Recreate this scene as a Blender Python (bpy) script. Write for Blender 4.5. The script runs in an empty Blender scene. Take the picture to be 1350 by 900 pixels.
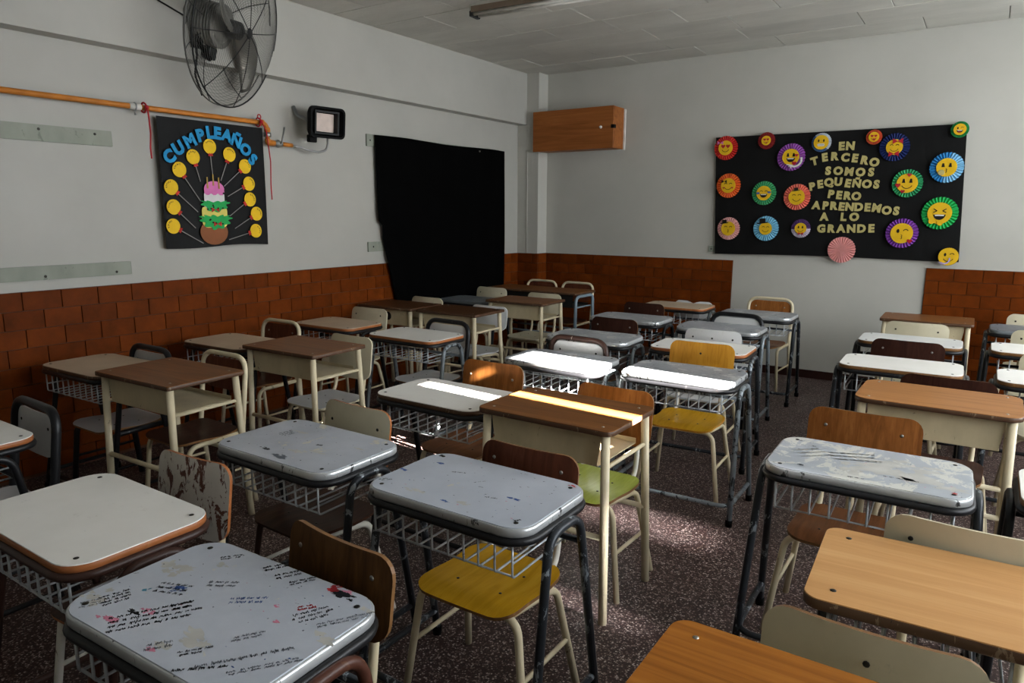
import bpy, math, random
from mathutils import Matrix, Vector

random.seed(7)
SC = bpy.context.scene
COL = SC.collection
PI = math.pi

# ------------------------------------------------------------------ camera
cam_d = bpy.data.cameras.new('camera')
cam = bpy.data.objects.new('camera', cam_d)
COL.objects.link(cam)
SC.camera = cam
cam_d.sensor_width = 36.0
cam_d.lens = 926.65 / 1350.0 * 36.0
cam_d.clip_start = 0.02
YAW, PITCH, ROLL, CAMH = math.radians(33.81), math.radians(10.343), math.radians(0.222), 1.52
cam.rotation_mode = 'XYZ'
cam.matrix_world = (Matrix.Translation((0, 0, CAMH)) @ Matrix.Rotation(YAW, 4, 'Z')
                    @ Matrix.Rotation(PI / 2 - PITCH, 4, 'X') @ Matrix.Rotation(ROLL, 4, 'Z'))

# ------------------------------------------------------------------ world, sun, exposure
world = bpy.data.worlds.new('sky')
SC.world = world
world.use_nodes = True
bg = world.node_tree.nodes['Background']
bg.inputs['Color'].default_value = (0.80, 0.90, 1.0, 1)
bg.inputs['Strength'].default_value = 3.0


def sun(name, d, energy, angle, color):
    l = bpy.data.lights.new(name, 'SUN')
    l.energy = energy
    l.angle = math.radians(angle)
    l.color = color
    o = bpy.data.objects.new(name, l)
    COL.objects.link(o)
    o.location = (6, 2, 6)
    o.rotation_euler = Vector(d).to_track_quat('-Z', 'Y').to_euler()
    return o


sun('sun', (-1.0, 0.09, -0.41), 260.0, 0.4, (1.0, 0.95, 0.88))
sun('second_sun_for_floor_bands', (-1.0, 0.045, -0.62), 12.0, 2.5, (0.95, 0.97, 1.0))  # added weak second sun that makes the light bands on the floor

SC.view_settings.view_transform = 'Standard'
SC.view_settings.look = 'None'
SC.view_settings.exposure = 0.82
SC.view_settings.gamma = 1.0
SC.view_settings.use_curve_mapping = False
WINDOW_STRENGTH = 6.0


# ------------------------------------------------------------------ materials
def lin(c):
    if isinstance(c, str):
        c = c.lstrip('#')
        c = tuple(int(c[i:i + 2], 16) / 255.0 for i in (0, 2, 4))
    return tuple((x / 12.92 if x <= 0.04045 else ((x + 0.055) / 1.055) ** 2.4) for x in c) + (1.0,)


MATS = {}


class NT:
    def __init__(self, name):
        self.m = bpy.data.materials.new(name)
        self.m.use_nodes = True
        self.t = self.m.node_tree
        self.b = self.t.nodes['Principled BSDF']
        MATS[name] = self.m

    def n(self, typ, **kw):
        o = self.t.nodes.new(typ)
        for k, v in kw.items():
            if k in o.inputs.keys():
                o.inputs[k].default_value = v
            else:
                setattr(o, k, v)
        return o

    def l(self, a, b):
        self.t.links.new(a, b)

    def coords(self, scale=(1, 1, 1), rnd=True):
        tc = self.n('ShaderNodeTexCoord')
        mp = self.n('ShaderNodeMapping')
        mp.inputs['Scale'].default_value = scale
        if rnd:
            oi = self.n('ShaderNodeObjectInfo')
            mu = self.n('ShaderNodeVectorMath', operation='SCALE')
            cx = self.n('ShaderNodeCombineXYZ')
            self.l(oi.outputs['Random'], cx.inputs[0])
            m2 = self.n('ShaderNodeMath', operation='MULTIPLY')
            m2.inputs[1].default_value = 7.31
            self.l(oi.outputs['Random'], m2.inputs[0])
            self.l(m2.outputs[0], cx.inputs[1])
            self.l(cx.outputs[0], mu.inputs[0])
            mu.inputs['Scale'].default_value = 9.0
            ad = self.n('ShaderNodeVectorMath', operation='ADD')
            self.l(tc.outputs['Object'], mp.inputs['Vector'])
            self.l(mp.outputs[0], ad.inputs[0])
            self.l(mu.outputs[0], ad.inputs[1])
            return ad.outputs[0]
        self.l(tc.outputs['Object'], mp.inputs['Vector'])
        return mp.outputs[0]

    def noise(self, vec, scale, detail=3.0, rough=0.55, dist=0.0):
        o = self.n('ShaderNodeTexNoise')
        o.inputs['Scale'].default_value = scale
        o.inputs['Detail'].default_value = detail
        o.inputs['Roughness'].default_value = rough
        o.inputs['Distortion'].default_value = dist
        self.l(vec, o.inputs['Vector'])
        return o.outputs['Fac']

    def ramp(self, fac, stops, interp='LINEAR'):
        r = self.n('ShaderNodeValToRGB')
        r.color_ramp.interpolation = interp
        e = r.color_ramp.elements
        while len(e) < len(stops):
            e.new(0.5)
        for k, (p, c) in enumerate(stops):
            e[k].position = p
            e[k].color = c if len(c) == 4 else tuple(c) + (1,)
        self.l(fac, r.inputs[0])
        return r.outputs['Color']

    def mix(self, fac, a, b, mode='MIX'):
        o = self.n('ShaderNodeMix', data_type='RGBA', blend_type=mode)
        for sock, v in ((o.inputs[0], fac), (o.inputs[6], a), (o.inputs[7], b)):
            if hasattr(v, 'links') or hasattr(v, 'is_linked'):
                self.l(v, sock)
            else:
                sock.default_value = v
        return o.outputs[2]

    def bump(self, h, strength=0.2, dist=0.005):
        b = self.n('ShaderNodeBump')
        b.inputs['Strength'].default_value = strength
        b.inputs['Distance'].default_value = dist
        self.l(h, b.inputs['Height'])
        self.l(b.outputs[0], self.b.inputs['Normal'])

    def fin(self, col=None, rough=0.5, metal=0.0, spec=0.5):
        if col is not None:
            if hasattr(col, 'is_linked'):
                self.l(col, self.b.inputs['Base Color'])
            else:
                self.b.inputs['Base Color'].default_value = col
        if hasattr(rough, 'is_linked'):
            self.l(rough, self.b.inputs['Roughness'])
        else:
            self.b.inputs['Roughness'].default_value = rough
        self.b.inputs['Metallic'].default_value = metal
        self.b.inputs['Specular IOR Level'].default_value = spec
        return self.m


def plain(name, c, rough=0.6, metal=0.0, var=0.12, spec=0.2):
    if name in MATS:
        return MATS[name]
    t = NT(name)
    v = t.coords()
    f = t.noise(v, 14.0, 4)
    c = lin(c)
    d = tuple(x * (1 - var) for x in c[:3]) + (1,)
    e = tuple(min(1, x * (1 + var)) for x in c[:3]) + (1,)
    return t.fin(t.ramp(f, [(0.3, d), (0.7, e)]), rough, metal, spec)


BLACK = (0, 0, 0, 1)
WHITE = (1, 1, 1, 1)


def m_wall():
    t = NT('glossy_wall_paint')
    v = t.coords(rnd=False)
    f = t.noise(v, 1.3, 5, 0.6)
    c = t.ramp(f, [(0.3, lin('#a3a199')), (0.7, lin('#adaba3'))])
    f2 = t.noise(v, 2.2, 8, 0.75)
    dirt = t.ramp(f2, [(0.62, (0, 0, 0)), (0.8, (0.35, 0.35, 0.35))])
    c = t.mix(dirt, c, lin('#9d9a92'))
    h = t.noise(v, 7.0, 4, 0.5)
    t.bump(h, 0.2, 0.01)
    return t.fin(c, 0.42, 0, 0.22)


def m_wall_matte():
    t = NT('matte_wall_paint')
    v = t.coords(rnd=False)
    f = t.noise(v, 1.1, 5, 0.6)
    c = t.ramp(f, [(0.3, lin('#adaba2')), (0.7, lin('#b8b6ad'))])
    f2 = t.noise(v, 3.0, 8, 0.75)
    c = t.mix(t.ramp(f2, [(0.6, (0, 0, 0)), (0.8, (0.3, 0.3, 0.3))]), c, lin('#989690'))
    t.bump(t.noise(v, 9.0, 4), 0.2, 0.008)
    return t.fin(c, 0.5, 0, 0.4)


def m_ceiling():
    t = NT('ceiling_paint')
    v = t.coords((1, 3, 1), rnd=False)
    f = t.noise(v, 1.2, 6, 0.65)
    c = t.ramp(f, [(0.3, lin('#b4b2a9')), (0.7, lin('#cbc9c0'))])
    oi = t.n('ShaderNodeObjectInfo')
    r = t.ramp(oi.outputs['Random'], [(0, (0.93, 0.93, 0.93)), (1, (1.04, 1.04, 1.03))])
    c = t.mix(1.0, c, r, 'MULTIPLY')
    t.bump(t.noise(t.coords(rnd=False), 26, 5, 0.65), 0.35, 0.008)
    return t.fin(c, 0.6, 0, 0.3)


def m_terrazzo():
    t = NT('terrazzo')
    v = t.coords(rnd=False)
    nz = t.n('ShaderNodeTexNoise')
    nz.inputs['Scale'].default_value = 60
    t.l(v, nz.inputs['Vector'])
    vo = t.n('ShaderNodeTexVoronoi')
    vo.inputs['Scale'].default_value = 150
    vo.inputs['Randomness'].default_value = 1.0
    t.l(v, vo.inputs['Vector'])
    sep = t.n('ShaderNodeSeparateColor')
    t.l(vo.outputs['Color'], sep.inputs[0])
    chip = t.ramp(sep.outputs[0], [(0.0, lin('#251a18')), (0.28, lin('#453532')), (0.50, lin('#6c5b56')), (0.66, lin('#312522')), (0.74, lin('#877973')), (0.90, lin('#b3a8a2'))], 'CONSTANT')
    dd = t.ramp(vo.outputs['Distance'], [(0.45, (1, 1, 1)), (0.65, (0, 0, 0))])
    c = t.mix(dd, lin('#33201e'), chip)
    big = t.ramp(t.noise(v, 0.9, 4), [(0.3, (0.8, 0.8, 0.8)), (0.7, (1.1, 1.08, 1.06))])
    c = t.mix(1.0, c, big, 'MULTIPLY')
    return t.fin(c, t.ramp(t.noise(v, 3, 4), [(0.3, (0.38, 0.38, 0.38)), (0.7, (0.52, 0.52, 0.52))]), 0, 0.25)


def m_tile():
    t = NT('terracotta_glazed_tile')
    v = t.coords()
    oi = t.n('ShaderNodeObjectInfo')
    f = t.noise(v, 9.0, 5, 0.6)
    c = t.ramp(f, [(0.25, lin('#53260a')), (0.6, lin('#6b310d')), (0.85, lin('#7c3f12'))])
    r = t.ramp(oi.outputs['Random'], [(0, (0.80, 0.78, 0.76)), (1, (1.08, 1.08, 1.08))])
    c = t.mix(1.0, c, r, 'MULTIPLY')
    t.bump(t.noise(v, 40, 3), 0.08, 0.003)
    return t.fin(c, 0.42, 0, 0.04)


def m_laminate(name, c1, c2, rough=0.35):
    t = NT(name)
    v = t.coords()
    f = t.noise(v, 5.0, 5, 0.6)
    c = t.ramp(f, [(0.3, lin(c1)), (0.7, lin(c2))])
    sm = t.ramp(t.noise(v, 16.0, 6, 0.8), [(0.62, (0, 0, 0)), (0.72, (0.35, 0.35, 0.35))])
    c = t.mix(sm, c, lin('#8d8473'))
    return t.fin(c, rough, 0, 0.5)


def m_wood(name, c1, c2, c3, axis=0, rough=0.38, scale=1.0):
    t = NT(name)
    s = [26 * scale, 26 * scale, 26 * scale]
    s[axis] = 1.6 * scale
    v = t.coords(tuple(s))
    f = t.noise(v, 1.0, 5, 0.6, 1.2)
    c = t.ramp(f, [(0.25, lin(c1)), (0.5, lin(c2)), (0.75, lin(c3))])
    s2 = [140, 140, 140]
    s2[axis] = 5
    f2 = t.noise(t.coords(tuple(s2)), 1.0, 3, 0.5)
    c = t.mix(t.ramp(f2, [(0.5, (0, 0, 0)), (0.75, (0.45, 0.45, 0.45))]), c, lin(c1))
    return t.fin(c, rough, 0, 0.09)


def m_grey_top(name, base, pale, patch, amount, dark='#20262c', streak=0.69):
    t = NT(name)
    v = t.coords()
    f = t.noise(v, 4.0, 6, 0.65)
    c = t.ramp(f, [(0.3, lin(base)), (0.7, lin(pale))])
    # flaked paint showing cream below
    f2 = t.noise(v, 7.0, 7, 0.72, 0.6)
    c = t.mix(t.ramp(f2, [(amount, (0, 0, 0)), (amount + 0.02, (0.9, 0.9, 0.9))]), c, lin(patch))
    f3 = t.noise(t.coords((1, 3, 1)), 22.0, 6, 0.7, 0.4)
    c = t.mix(t.ramp(f3, [(streak, (0, 0, 0)), (streak + 0.03, (0.8, 0.8, 0.8))]), c, lin(dark))
    f4 = t.noise(t.coords((2.5, 1, 1)), 18.0, 5, 0.7, 0.4)
    c = t.mix(t.ramp(f4, [(0.69, (0, 0, 0)), (0.74, (0.5, 0.5, 0.5))]), c, lin('#6f86b5'))
    return t.fin(c, t.ramp(f2, [(0.3, (0.3, 0.3, 0.3)), (0.7, (0.48, 0.48, 0.48))]), 0, 0.5)


def m_chipped(name, base, under, under2, amount=0.6, rough=0.4, metal=0.0):
    t = NT(name)
    v = t.coords((1, 1, 0.5))
    f = t.noise(v, 24.0, 6, 0.7, 0.8)
    f1 = t.noise(v, 6.0, 4, 0.6)
    cb = t.ramp(f1, [(0.3, lin(base)), (0.7, tuple(min(1, x * 1.35) for x in lin(base)[:3]) + (1,))])
    c = t.mix(t.ramp(f, [(amount, (0, 0, 0)), (amount + 0.02, (1, 1, 1))]), cb, lin(under))
    f2 = t.noise(v, 31.0, 6, 0.7, 0.5)
    c = t.mix(t.ramp(f2, [(0.66, (0, 0, 0)), (0.69, (1, 1, 1))]), c, lin(under2))
    return t.fin(c, rough, metal, 0.3)


def m_cloth(name, c, rough=0.75, sheen=0.0, spec=0.25):
    t = NT(name)
    v = t.coords(rnd=False)
    f = t.noise(v, 3.0, 4)
    cc = lin(c)
    col = t.ramp(f, [(0.3, tuple(x * 0.8 for x in cc[:3])), (0.7, tuple(x * 1.25 for x in cc[:3]))])
    t.bump(t.noise(t.coords((1, 1, 0.3), rnd=False), 9, 3), 0.25, 0.02)
    return t.fin(col, rough, 0, spec)


def m_emit(name, c, s):
    t = NT(name)
    t.b.inputs['Emission Color'].default_value = c
    t.b.inputs['Emission Strength'].default_value = s
    return t.fin((0.6, 0.62, 0.64, 1), 0.5)


m_wall(); m_wall_matte(); m_ceiling(); m_terrazzo(); m_tile()
m_laminate('cream_laminate', '#e9e6df', '#f1eee8')
m_laminate('beige_laminate', '#b9a68d', '#c8b69d')
m_laminate('white_laminate', '#cfd0cf', '#dcdcda')
m_laminate('cream_panel', '#c6bda0', '#d6cdb2')
m_laminate('pale_grey_seat', '#b4b5b6', '#c4c5c5')
m_wood('brown_laminate', '#5a3519', '#744823', '#84552c', 0)
m_wood('dark_brown_laminate', '#3d2617', '#50331f', '#5a3c25', 0)
m_wood('tan_laminate', '#8a5a34', '#a57143', '#b27d4d', 0)
m_wood('orange_wood_top', '#824d1a', '#a06224', '#b4742f', 0, 0.32)
m_wood('light_wood_top', '#bd8b57', '#ca9862', '#d4a570', 0, 0.42, 0.7)
m_wood('walnut_back', '#6d3f1d', '#90582a', '#a66a35', 2)
m_wood('orange_back', '#a5701f', '#bf862b', '#cc9638', 2)
m_wood('dark_brown_back', '#2a1712', '#371f18', '#43281f', 2, 0.35)
m_wood('brown_plywood_back', '#3d2712', '#54371b', '#654524', 2, 0.5)
m_wood('red_brown_back', '#4a281c', '#5d3323', '#6e4130', 2, 0.5)
m_wood('deep_brown_seat', '#2c1a14', '#3a231a', '#4b2f22', 1)
m_wood('mustard_seat', '#a87b14', '#bd8d1e', '#c89a2b', 1, 0.25)
m_wood('green_seat', '#8f9a35', '#a2ac45', '#b2bb57', 1, 0.3)
m_wood('walnut_seat', '#4d2f1c', '#6b4226', '#7c4f2f', 1, 0.35)
m_wood('cabinet_wood', '#774420', '#8f552a', '#a06231', 0, 0.4, 0.5)
m_grey_top('grey_paint_top', '#b0b6c1', '#c0c5cf', '#cbc6b6', 0.66)
m_grey_top('grey_flaked_top', '#a3a8ae', '#b4b9bf', '#d3d1c8', 0.52, streak=0.75)
m_grey_top('grey_stained_top', '#a2a7b0', '#b9bdc6', '#ccc6b2', 0.61)
m_grey_top('silver_worn_top', '#7f8387', '#a2a5aa', '#bdbdba', 0.55, streak=0.60)
m_grey_top('dull_grey_top', '#5e6468', '#73797d', '#8f9496', 0.66)
m_chipped('dark_tube', '#2b2e32', '#8f969b', '#4a2f25', 0.57, 0.35, 0.3)
m_chipped('black_tube', '#141416', '#3b3a39', '#2a1b16', 0.66)
m_chipped('brown_tube', '#35221c', '#4b352c', '#c9c5bd', 0.66)
m_chipped('grey_tube', '#70777b', '#2a2c2e', '#43251a', 0.55, 0.35, 0.3)
m_chipped('beige_tube', '#c3b698', '#a79a7e', '#6b4f38', 0.66)
m_chipped('white_tube', '#cfcbc0', '#b4ad9b', '#6e6152', 0.68)
m_chipped('bluegrey_tube', '#76858e', '#566069', '#38383a', 0.66)
m_chipped('white_rim', '#b0b2b3', '#4a4a49', '#2e2522', 0.60, 0.3, 0.5)
m_chipped('rust_bracket', '#4a2b20', '#63402f', '#8d8680', 0.62)
m_chipped('wire_steel', '#a6aaad', '#868b8e', '#5b5856', 0.6, 0.35, 0.35)
m_chipped('wood_edge', '#72502f', '#8a6238', '#3f2a1b', 0.57)
m_chipped('dark_edge', '#4c3627', '#7d6a55', '#231812', 0.6)
m_chipped('orange_edge', '#8f5630', '#a26a40', '#5f3a26', 0.6)
m_chipped('worn_white_panel', '#b9b4ab', '#593327', '#3c2a22', 0.55, 0.5)
m_chipped('beige_sheet', '#b9ab8b', '#ab9c7c', '#8f8069', 0.66)
m_chipped('aluminium_rail_paint', '#7e8276', '#74786c', '#8f9287', 0.62, 0.55)
m_cloth('black_banner_cloth', '#0d0d0d', 0.6, spec=0.16)
m_cloth('black_curtain_cloth', '#030303', 0.9, spec=0.04)
plain('screw_dark', '#33302c', 0.4, 0.7)
plain('screw_steel', '#a9a59c', 0.3, 0.9)
plain('grout', '#54382a', 0.8)
plain('ceiling_joint', '#7d7c77', 0.8)
plain('pipe_orange', '#b5702a', 0.4)
plain('galvanized', '#9a9c9b', 0.35, 0.8)
plain('white_tape', '#d3d0c8', 0.6)
plain('red_ribbon', '#a8202b', 0.5)
plain('black_metal', '#080808', 0.5, spec=0.06)
plain('dark_metal', '#222323', 0.5, 0.1)
plain('blade_metal', '#6a6862', 0.4, 0.5)
plain('guard_wire', '#5e5d59', 0.4, 0.3)
plain('motor_grey', '#6f6e68', 0.45, 0.2)
plain('heater_ceramic', '#c9b8ae', 0.7)
plain('cable_black', '#121212', 0.6)
plain('hose_grey', '#8f8f8c', 0.4, 0.4)
plain('lamp_tin', '#a9a79f', 0.5)
plain('lamp_tube', '#c8c7c0', 0.3)
plain('lamp_brown', '#6f6152', 0.6)
plain('baseboard_red', '#2e1814', 0.5)
plain('window_frame_grey', '#7b7d7c', 0.5)
plain('plaster_white', '#b9b8b2', 0.7)
PANE = m_emit('glowing_daylight_pane', (0.90, 0.95, 1.0, 1), WINDOW_STRENGTH)  # emission added to the panes, in place of daylight from outside


# ------------------------------------------------------------------ mesh helpers
def rrect(w, d, r, n=6):
    r = min(r, w / 2 - 1e-4, d / 2 - 1e-4)
    pts = []
    for cx, cy, a0 in ((w / 2 - r, d / 2 - r, 0), (-w / 2 + r, d / 2 - r, 90), (-w / 2 + r, -d / 2 + r, 180), (w / 2 - r, -d / 2 + r, 270)):
        for k in range(n + 1):
            a = math.radians(a0 + 90 * k / n)
            pts.append((cx + r * math.cos(a), cy + r * math.sin(a)))
    return pts


def fillet(pts, r, n=5):
    pts = [Vector(p) for p in pts]
    out = [pts[0]]
    for i in range(1, len(pts) - 1):
        a, b, c = pts[i - 1], pts[i], pts[i + 1]
        u, v = (a - b), (c - b)
        lu, lv = u.length, v.length
        u.normalize(); v.normalize()
        ang = u.angle(v)
        if ang > PI - 0.05:
            out.append(b); continue
        t = min(r / math.tan(ang / 2), lu * 0.49, lv * 0.49)
        p0, p1 = b + u * t, b + v * t
        for k in range(n + 1):
            s = k / n
            out.append((1 - s) ** 2 * p0 + 2 * s * (1 - s) * b + s * s * p1)
    out.append(pts[-1])
    return out


class MB:
    def __init__(self):
        self.v, self.f, self.m, self.s = [], [], [], []

    def add(self, vs, fs, mi=0, smooth=False):
        o = len(self.v)
        self.v += [tuple(p) for p in vs]
        for f in fs:
            self.f.append([i + o for i in f])
            self.m.append(mi)
            self.s.append(smooth)
        return self

    def box(self, x0, x1, y0, y1, z0, z1, mi=0):
        vs = [(x, y, z) for z in (z0, z1) for y in (y0, y1) for x in (x0, x1)]
        return self.add(vs, [(0, 2, 3, 1), (4, 5, 7, 6), (0, 1, 5, 4), (2, 6, 7, 3), (0, 4, 6, 2), (1, 3, 7, 5)], mi)

    def bbox(self, x0, x1, y0, y1, z0, z1, b=0.003, mi=0):
        """box with chamfered edges along its z-outline"""
        w, d = x1 - x0, y1 - y0
        pts = [(x0 + w / 2 + p[0], y0 + d / 2 + p[1]) for p in rrect(w, d, b, 1)]
        return self.prism(pts, z0, z1, min(b, (z1 - z0) / 3), mi)

    def prism(self, pts, z0, z1, b=0.0, mi=0, smooth=False, mi_side=None):
        n = len(pts)
        cx = sum(p[0] for p in pts) / n
        cy = sum(p[1] for p in pts) / n

        def ring(z, ins):
            out = []
            for x, y in pts:
                dx, dy = x - cx, y - cy
                L = math.hypot(dx, dy) or 1
                k = max(0.0, (L - ins) / L)
                out.append((cx + dx * k, cy + dy * k, z))
            return out
        rings = [ring(z0, b), ring(z0 + b, 0), ring(z1 - b, 0), ring(z1, b)] if b > 0 else [ring(z0, 0), ring(z1, 0)]
        vs = [p for r in rings for p in r]
        ms = mi if mi_side is None else mi_side
        self.add(vs, [[k * n + i, k * n + (i + 1) % n, (k + 1) * n + (i + 1) % n, (k + 1) * n + i] for k in range(len(rings) - 1) for i in range(n)], ms, smooth)
        o = len(self.v) - len(vs)
        self.f.append([o + i for i in range(n)][::-1]); self.m.append(mi); self.s.append(False)
        self.f.append([o + (len(rings) - 1) * n + i for i in range(n)]); self.m.append(mi); self.s.append(False)
        return self

    def tube(self, path, r, seg=8, closed=False, mi=0, r1=None, cap=True):
        P = [Vector(p) for p in path]
        n = len(P)
        T = []
        for i in range(n):
            if closed:
                t = P[(i + 1) % n] - P[i - 1]
            else:
                t = P[min(i + 1, n - 1)] - P[max(i - 1, 0)]
            T.append(t.normalized())
        up = Vector((0, 0, 1)) if abs(T[0].z) < 0.9 else Vector((1, 0, 0))
        N = (up - T[0] * up.dot(T[0])).normalized()
        vs = []
        for i in range(n):
            N = (N - T[i] * N.dot(T[i])).normalized()
            B = T[i].cross(N)
            rr = r if r1 is None else r + (r1 - r) * i / (n - 1)
            for k in range(seg):
                a = 2 * PI * k / seg
                vs.append(P[i] + rr * (math.cos(a) * N + math.sin(a) * B))
        fs = []
        for i in range(n if closed else n - 1):
            j = (i + 1) % n
            for k in range(seg):
                k2 = (k + 1) % seg
                fs.append((i * seg + k, i * seg + k2, j * seg + k2, j * seg + k))
        self.add(vs, fs, mi, True)
        if not closed and cap:
            o = len(self.v) - len(vs)
            self.f.append([o + k for k in range(seg)][::-1]); self.m.append(mi); self.s.append(False)
            self.f.append([o + (n - 1) * seg + k for k in range(seg)]); self.m.append(mi); self.s.append(False)
        return self

    def lathe(self, prof, seg=16, org=(0, 0, 0), axis='Z', mi=0, smooth=True):
        vs = []
        for r, z in prof:
            for k in range(seg):
                a = 2 * PI * k / seg
                p = (r * math.cos(a), r * math.sin(a), z)
                if axis == 'X':
                    p = (p[2], p[0], p[1])
                elif axis == 'Y':
                    p = (p[1], p[2], p[0])
                vs.append((p[0] + org[0], p[1] + org[1], p[2] + org[2]))
        n = len(prof)
        fs = [(i * seg + k, i * seg + (k + 1) % seg, (i + 1) * seg + (k + 1) % seg, (i + 1) * seg + k) for i in range(n - 1) for k in range(seg)]
        return self.add(vs, fs, mi, smooth)

    def panel(self, w, h, r, th, f, mi_edge=1, nv=6, nmid=8):
        """rounded rectangle bent by f(x, y) -> Vector, with thickness th"""
        xs = []
        nc = 5
        for k in range(nc):
            xs.append(-w / 2 + r * (1 - math.cos(PI / 2 * k / nc)))
        for k in range(nmid + 1):
            xs.append(-w / 2 + r + (w - 2 * r) * k / nmid)
        xs += [-x for x in xs[:nc]][::-1]
        grid = []
        for x in xs:
            dx = max(0, abs(x) - (w / 2 - r))
            hh = h / 2 - (r - math.sqrt(max(0, r * r - dx * dx)))
            grid.append([(x, -hh + 2 * hh * j / nv) for j in range(nv + 1)])
        e = 1e-4
        A, B = [], []
        for colm in grid:
            for x, y in colm:
                p = f(x, y)
                n = (f(x + e, y) - f(x - e, y)).cross(f(x, y + e) - f(x, y - e)).normalized()
                A.append(p + n * th / 2)
                B.append(p - n * th / 2)
        C, R = len(xs), nv + 1
        self.add(A, [(i * R + j, (i + 1) * R + j, (i + 1) * R + j + 1, i * R + j + 1) for i in range(C - 1) for j in range(R - 1)], 0, True)
        self.add(B, [(i * R + j, i * R + j + 1, (i + 1) * R + j + 1, (i + 1) * R + j) for i in range(C - 1) for j in range(R - 1)], 0, True)
        loop = [i * R for i in range(C)] + [(C - 1) * R + j for j in range(1, R)] + [i * R + R - 1 for i in range(C - 2, -1, -1)] + [j for j in range(R - 2, 0, -1)]
        L = len(loop)
        self.add([A[i] for i in loop] + [B[i] for i in loop], [(k, L + k, L + (k + 1) % L, (k + 1) % L) for k in range(L)], mi_edge, False)
        return self

    def mesh(self, name, mats):
        me = bpy.data.meshes.new(name)
        me.from_pydata(self.v, [], self.f)
        for m in (mats if isinstance(mats, (list, tuple)) else [mats]):
            me.materials.append(MATS[m])
        nm = max(1, len(me.materials))
        me.polygons.foreach_set('material_index', [min(i, nm - 1) for i in self.m])
        me.polygons.foreach_set('use_smooth', self.s)
        me.validate()
        me.update()
        return me


CACHE = {}


def mesh(key, fn, mats):
    k = (key, tuple(mats) if isinstance(mats, (list, tuple)) else mats)
    if k not in CACHE:
        CACHE[k] = fn().mesh(str(key) if isinstance(key, str) else str(key[0]), mats)
    return CACHE[k]


def part(name, me, parent=None, loc=None, rot=None, label=None):
    o = bpy.data.objects.new(name, me)
    COL.objects.link(o)
    if parent is not None:
        o.parent = parent
    if loc is not None:
        o.location = loc
    if rot is not None:
        o.rotation_euler = rot
    if label:
        o['label'] = label
    return o


def thing(name, label, cat, loc=(0, 0, 0), rz=0.0, group=None, me=None):
    o = bpy.data.objects.new(name, me)
    COL.objects.link(o)
    o.location = loc
    o.rotation_euler = (0, 0, rz)
    o['label'] = label
    o['category'] = cat
    if group:
        o['group'] = group
    return o


def struct(name, mb, mats, parent=None):
    o = part(name, mb.mesh(name, mats), parent)
    o['kind'] = 'structure'
    return o


# ------------------------------------------------------------------ room shell
XL, XR, YB, YF, ZC = -4.46, 2.30, 6.95, -1.70, 3.02
TH = 0.2
floor = struct('floor', MB().box(XL - TH, XR + TH, YF - TH, YB + TH, -0.12, 0.0), 'terrazzo')
wall_left = struct('wall_left', MB().box(XL - TH, XL, YF - TH, YB + TH, 0, ZC + 0.1), 'glossy_wall_paint')
wall_back = struct('wall_back', MB().box(XL, XR + TH, YB, YB + TH, 0, ZC + 0.1), 'matte_wall_paint')
wall_front = struct('wall_front', MB().box(XL, XR + TH, YF - TH, YF, 0, ZC + 0.1), 'matte_wall_paint')

# right wall, with unseen windows whose panes are made to glow for daylight, and two gaps left between the sashes
WZ0, WZ1 = 1.0, 2.86
WINS = [(0.95, 4.70), (4.95, 6.55)]
GAPS = [(2.064, 2.138, 2.06, 2.58), (2.412, 2.432, 2.515, 2.575), (2.83, 3.085, 2.06, 2.58)]
mb = MB()
mb.box(XR, XR + TH, YF, YB, 0, WZ0)
mb.box(XR, XR + TH, YF, YB, WZ1, ZC + 0.1)
for a, b in ((YF, WINS[0][0]), (WINS[0][1], WINS[1][0]), (WINS[1][1], YB)):
    mb.box(XR, XR + TH, a, b, WZ0, WZ1)
wall_right = struct('wall_right', mb, 'matte_wall_paint')


def window(name, y0, y1, holes, div):
    fr = MB()
    x0, x1 = XR + 0.06, XR + 0.10
    fr.box(x0, x1, y0, y1, WZ0, WZ0 + 0.05)
    fr.box(x0, x1, y0, y1, WZ1 - 0.05, WZ1)
    w = struct(name, fr, 'window_frame_grey')
    cuts = sorted([y0, y1] + [h for hh in holes for h in hh[:2]])
    spans = [(cuts[i], cuts[i + 1]) for i in range(0, len(cuts), 2)]
    for a, b, h0, h1 in holes:      # the gaps: shut below and above, open between
        part('sash_board', MB().box(x0, x1, a, b, WZ0 + 0.05, h0).mesh('sash_board', 'window_frame_grey'), w)
        part('sash_board', MB().box(x0, x1, a, b, h1, WZ1 - 0.05).mesh('sash_board', 'window_frame_grey'), w)
    for a, b in spans:
        n = max(1, round((b - a) / div))
        for i in range(n):
            c, d = a + (b - a) * i / n, a + (b - a) * (i + 1) / n
            part('sash_post', MB().box(x0, x1, c, c + 0.03, WZ0 + 0.05, WZ1 - 0.05).mesh('sash_post', 'window_frame_grey'), w)
            part('sash_post', MB().box(x0, x1, d - 0.03, d, WZ0 + 0.05, WZ1 - 0.05).mesh('sash_post', 'window_frame_grey'), w)
            part('pane', MB().box(x0 + 0.012, x0 + 0.022, c + 0.03, d - 0.03, WZ0 + 0.05, WZ1 - 0.05).mesh('pane', 'glowing_daylight_pane'), w)
    return w


window('window_2', WINS[1][0], WINS[1][1], [], 0.7)
w1 = window('window_1', WINS[0][0], WINS[0][1], GAPS, 0.7)
part('sash_post', MB().box(XR + 0.06, XR + 0.10, 3.045, 3.057, 2.06, 2.58).mesh('sash_post', 'window_frame_grey'), w1)

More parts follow.
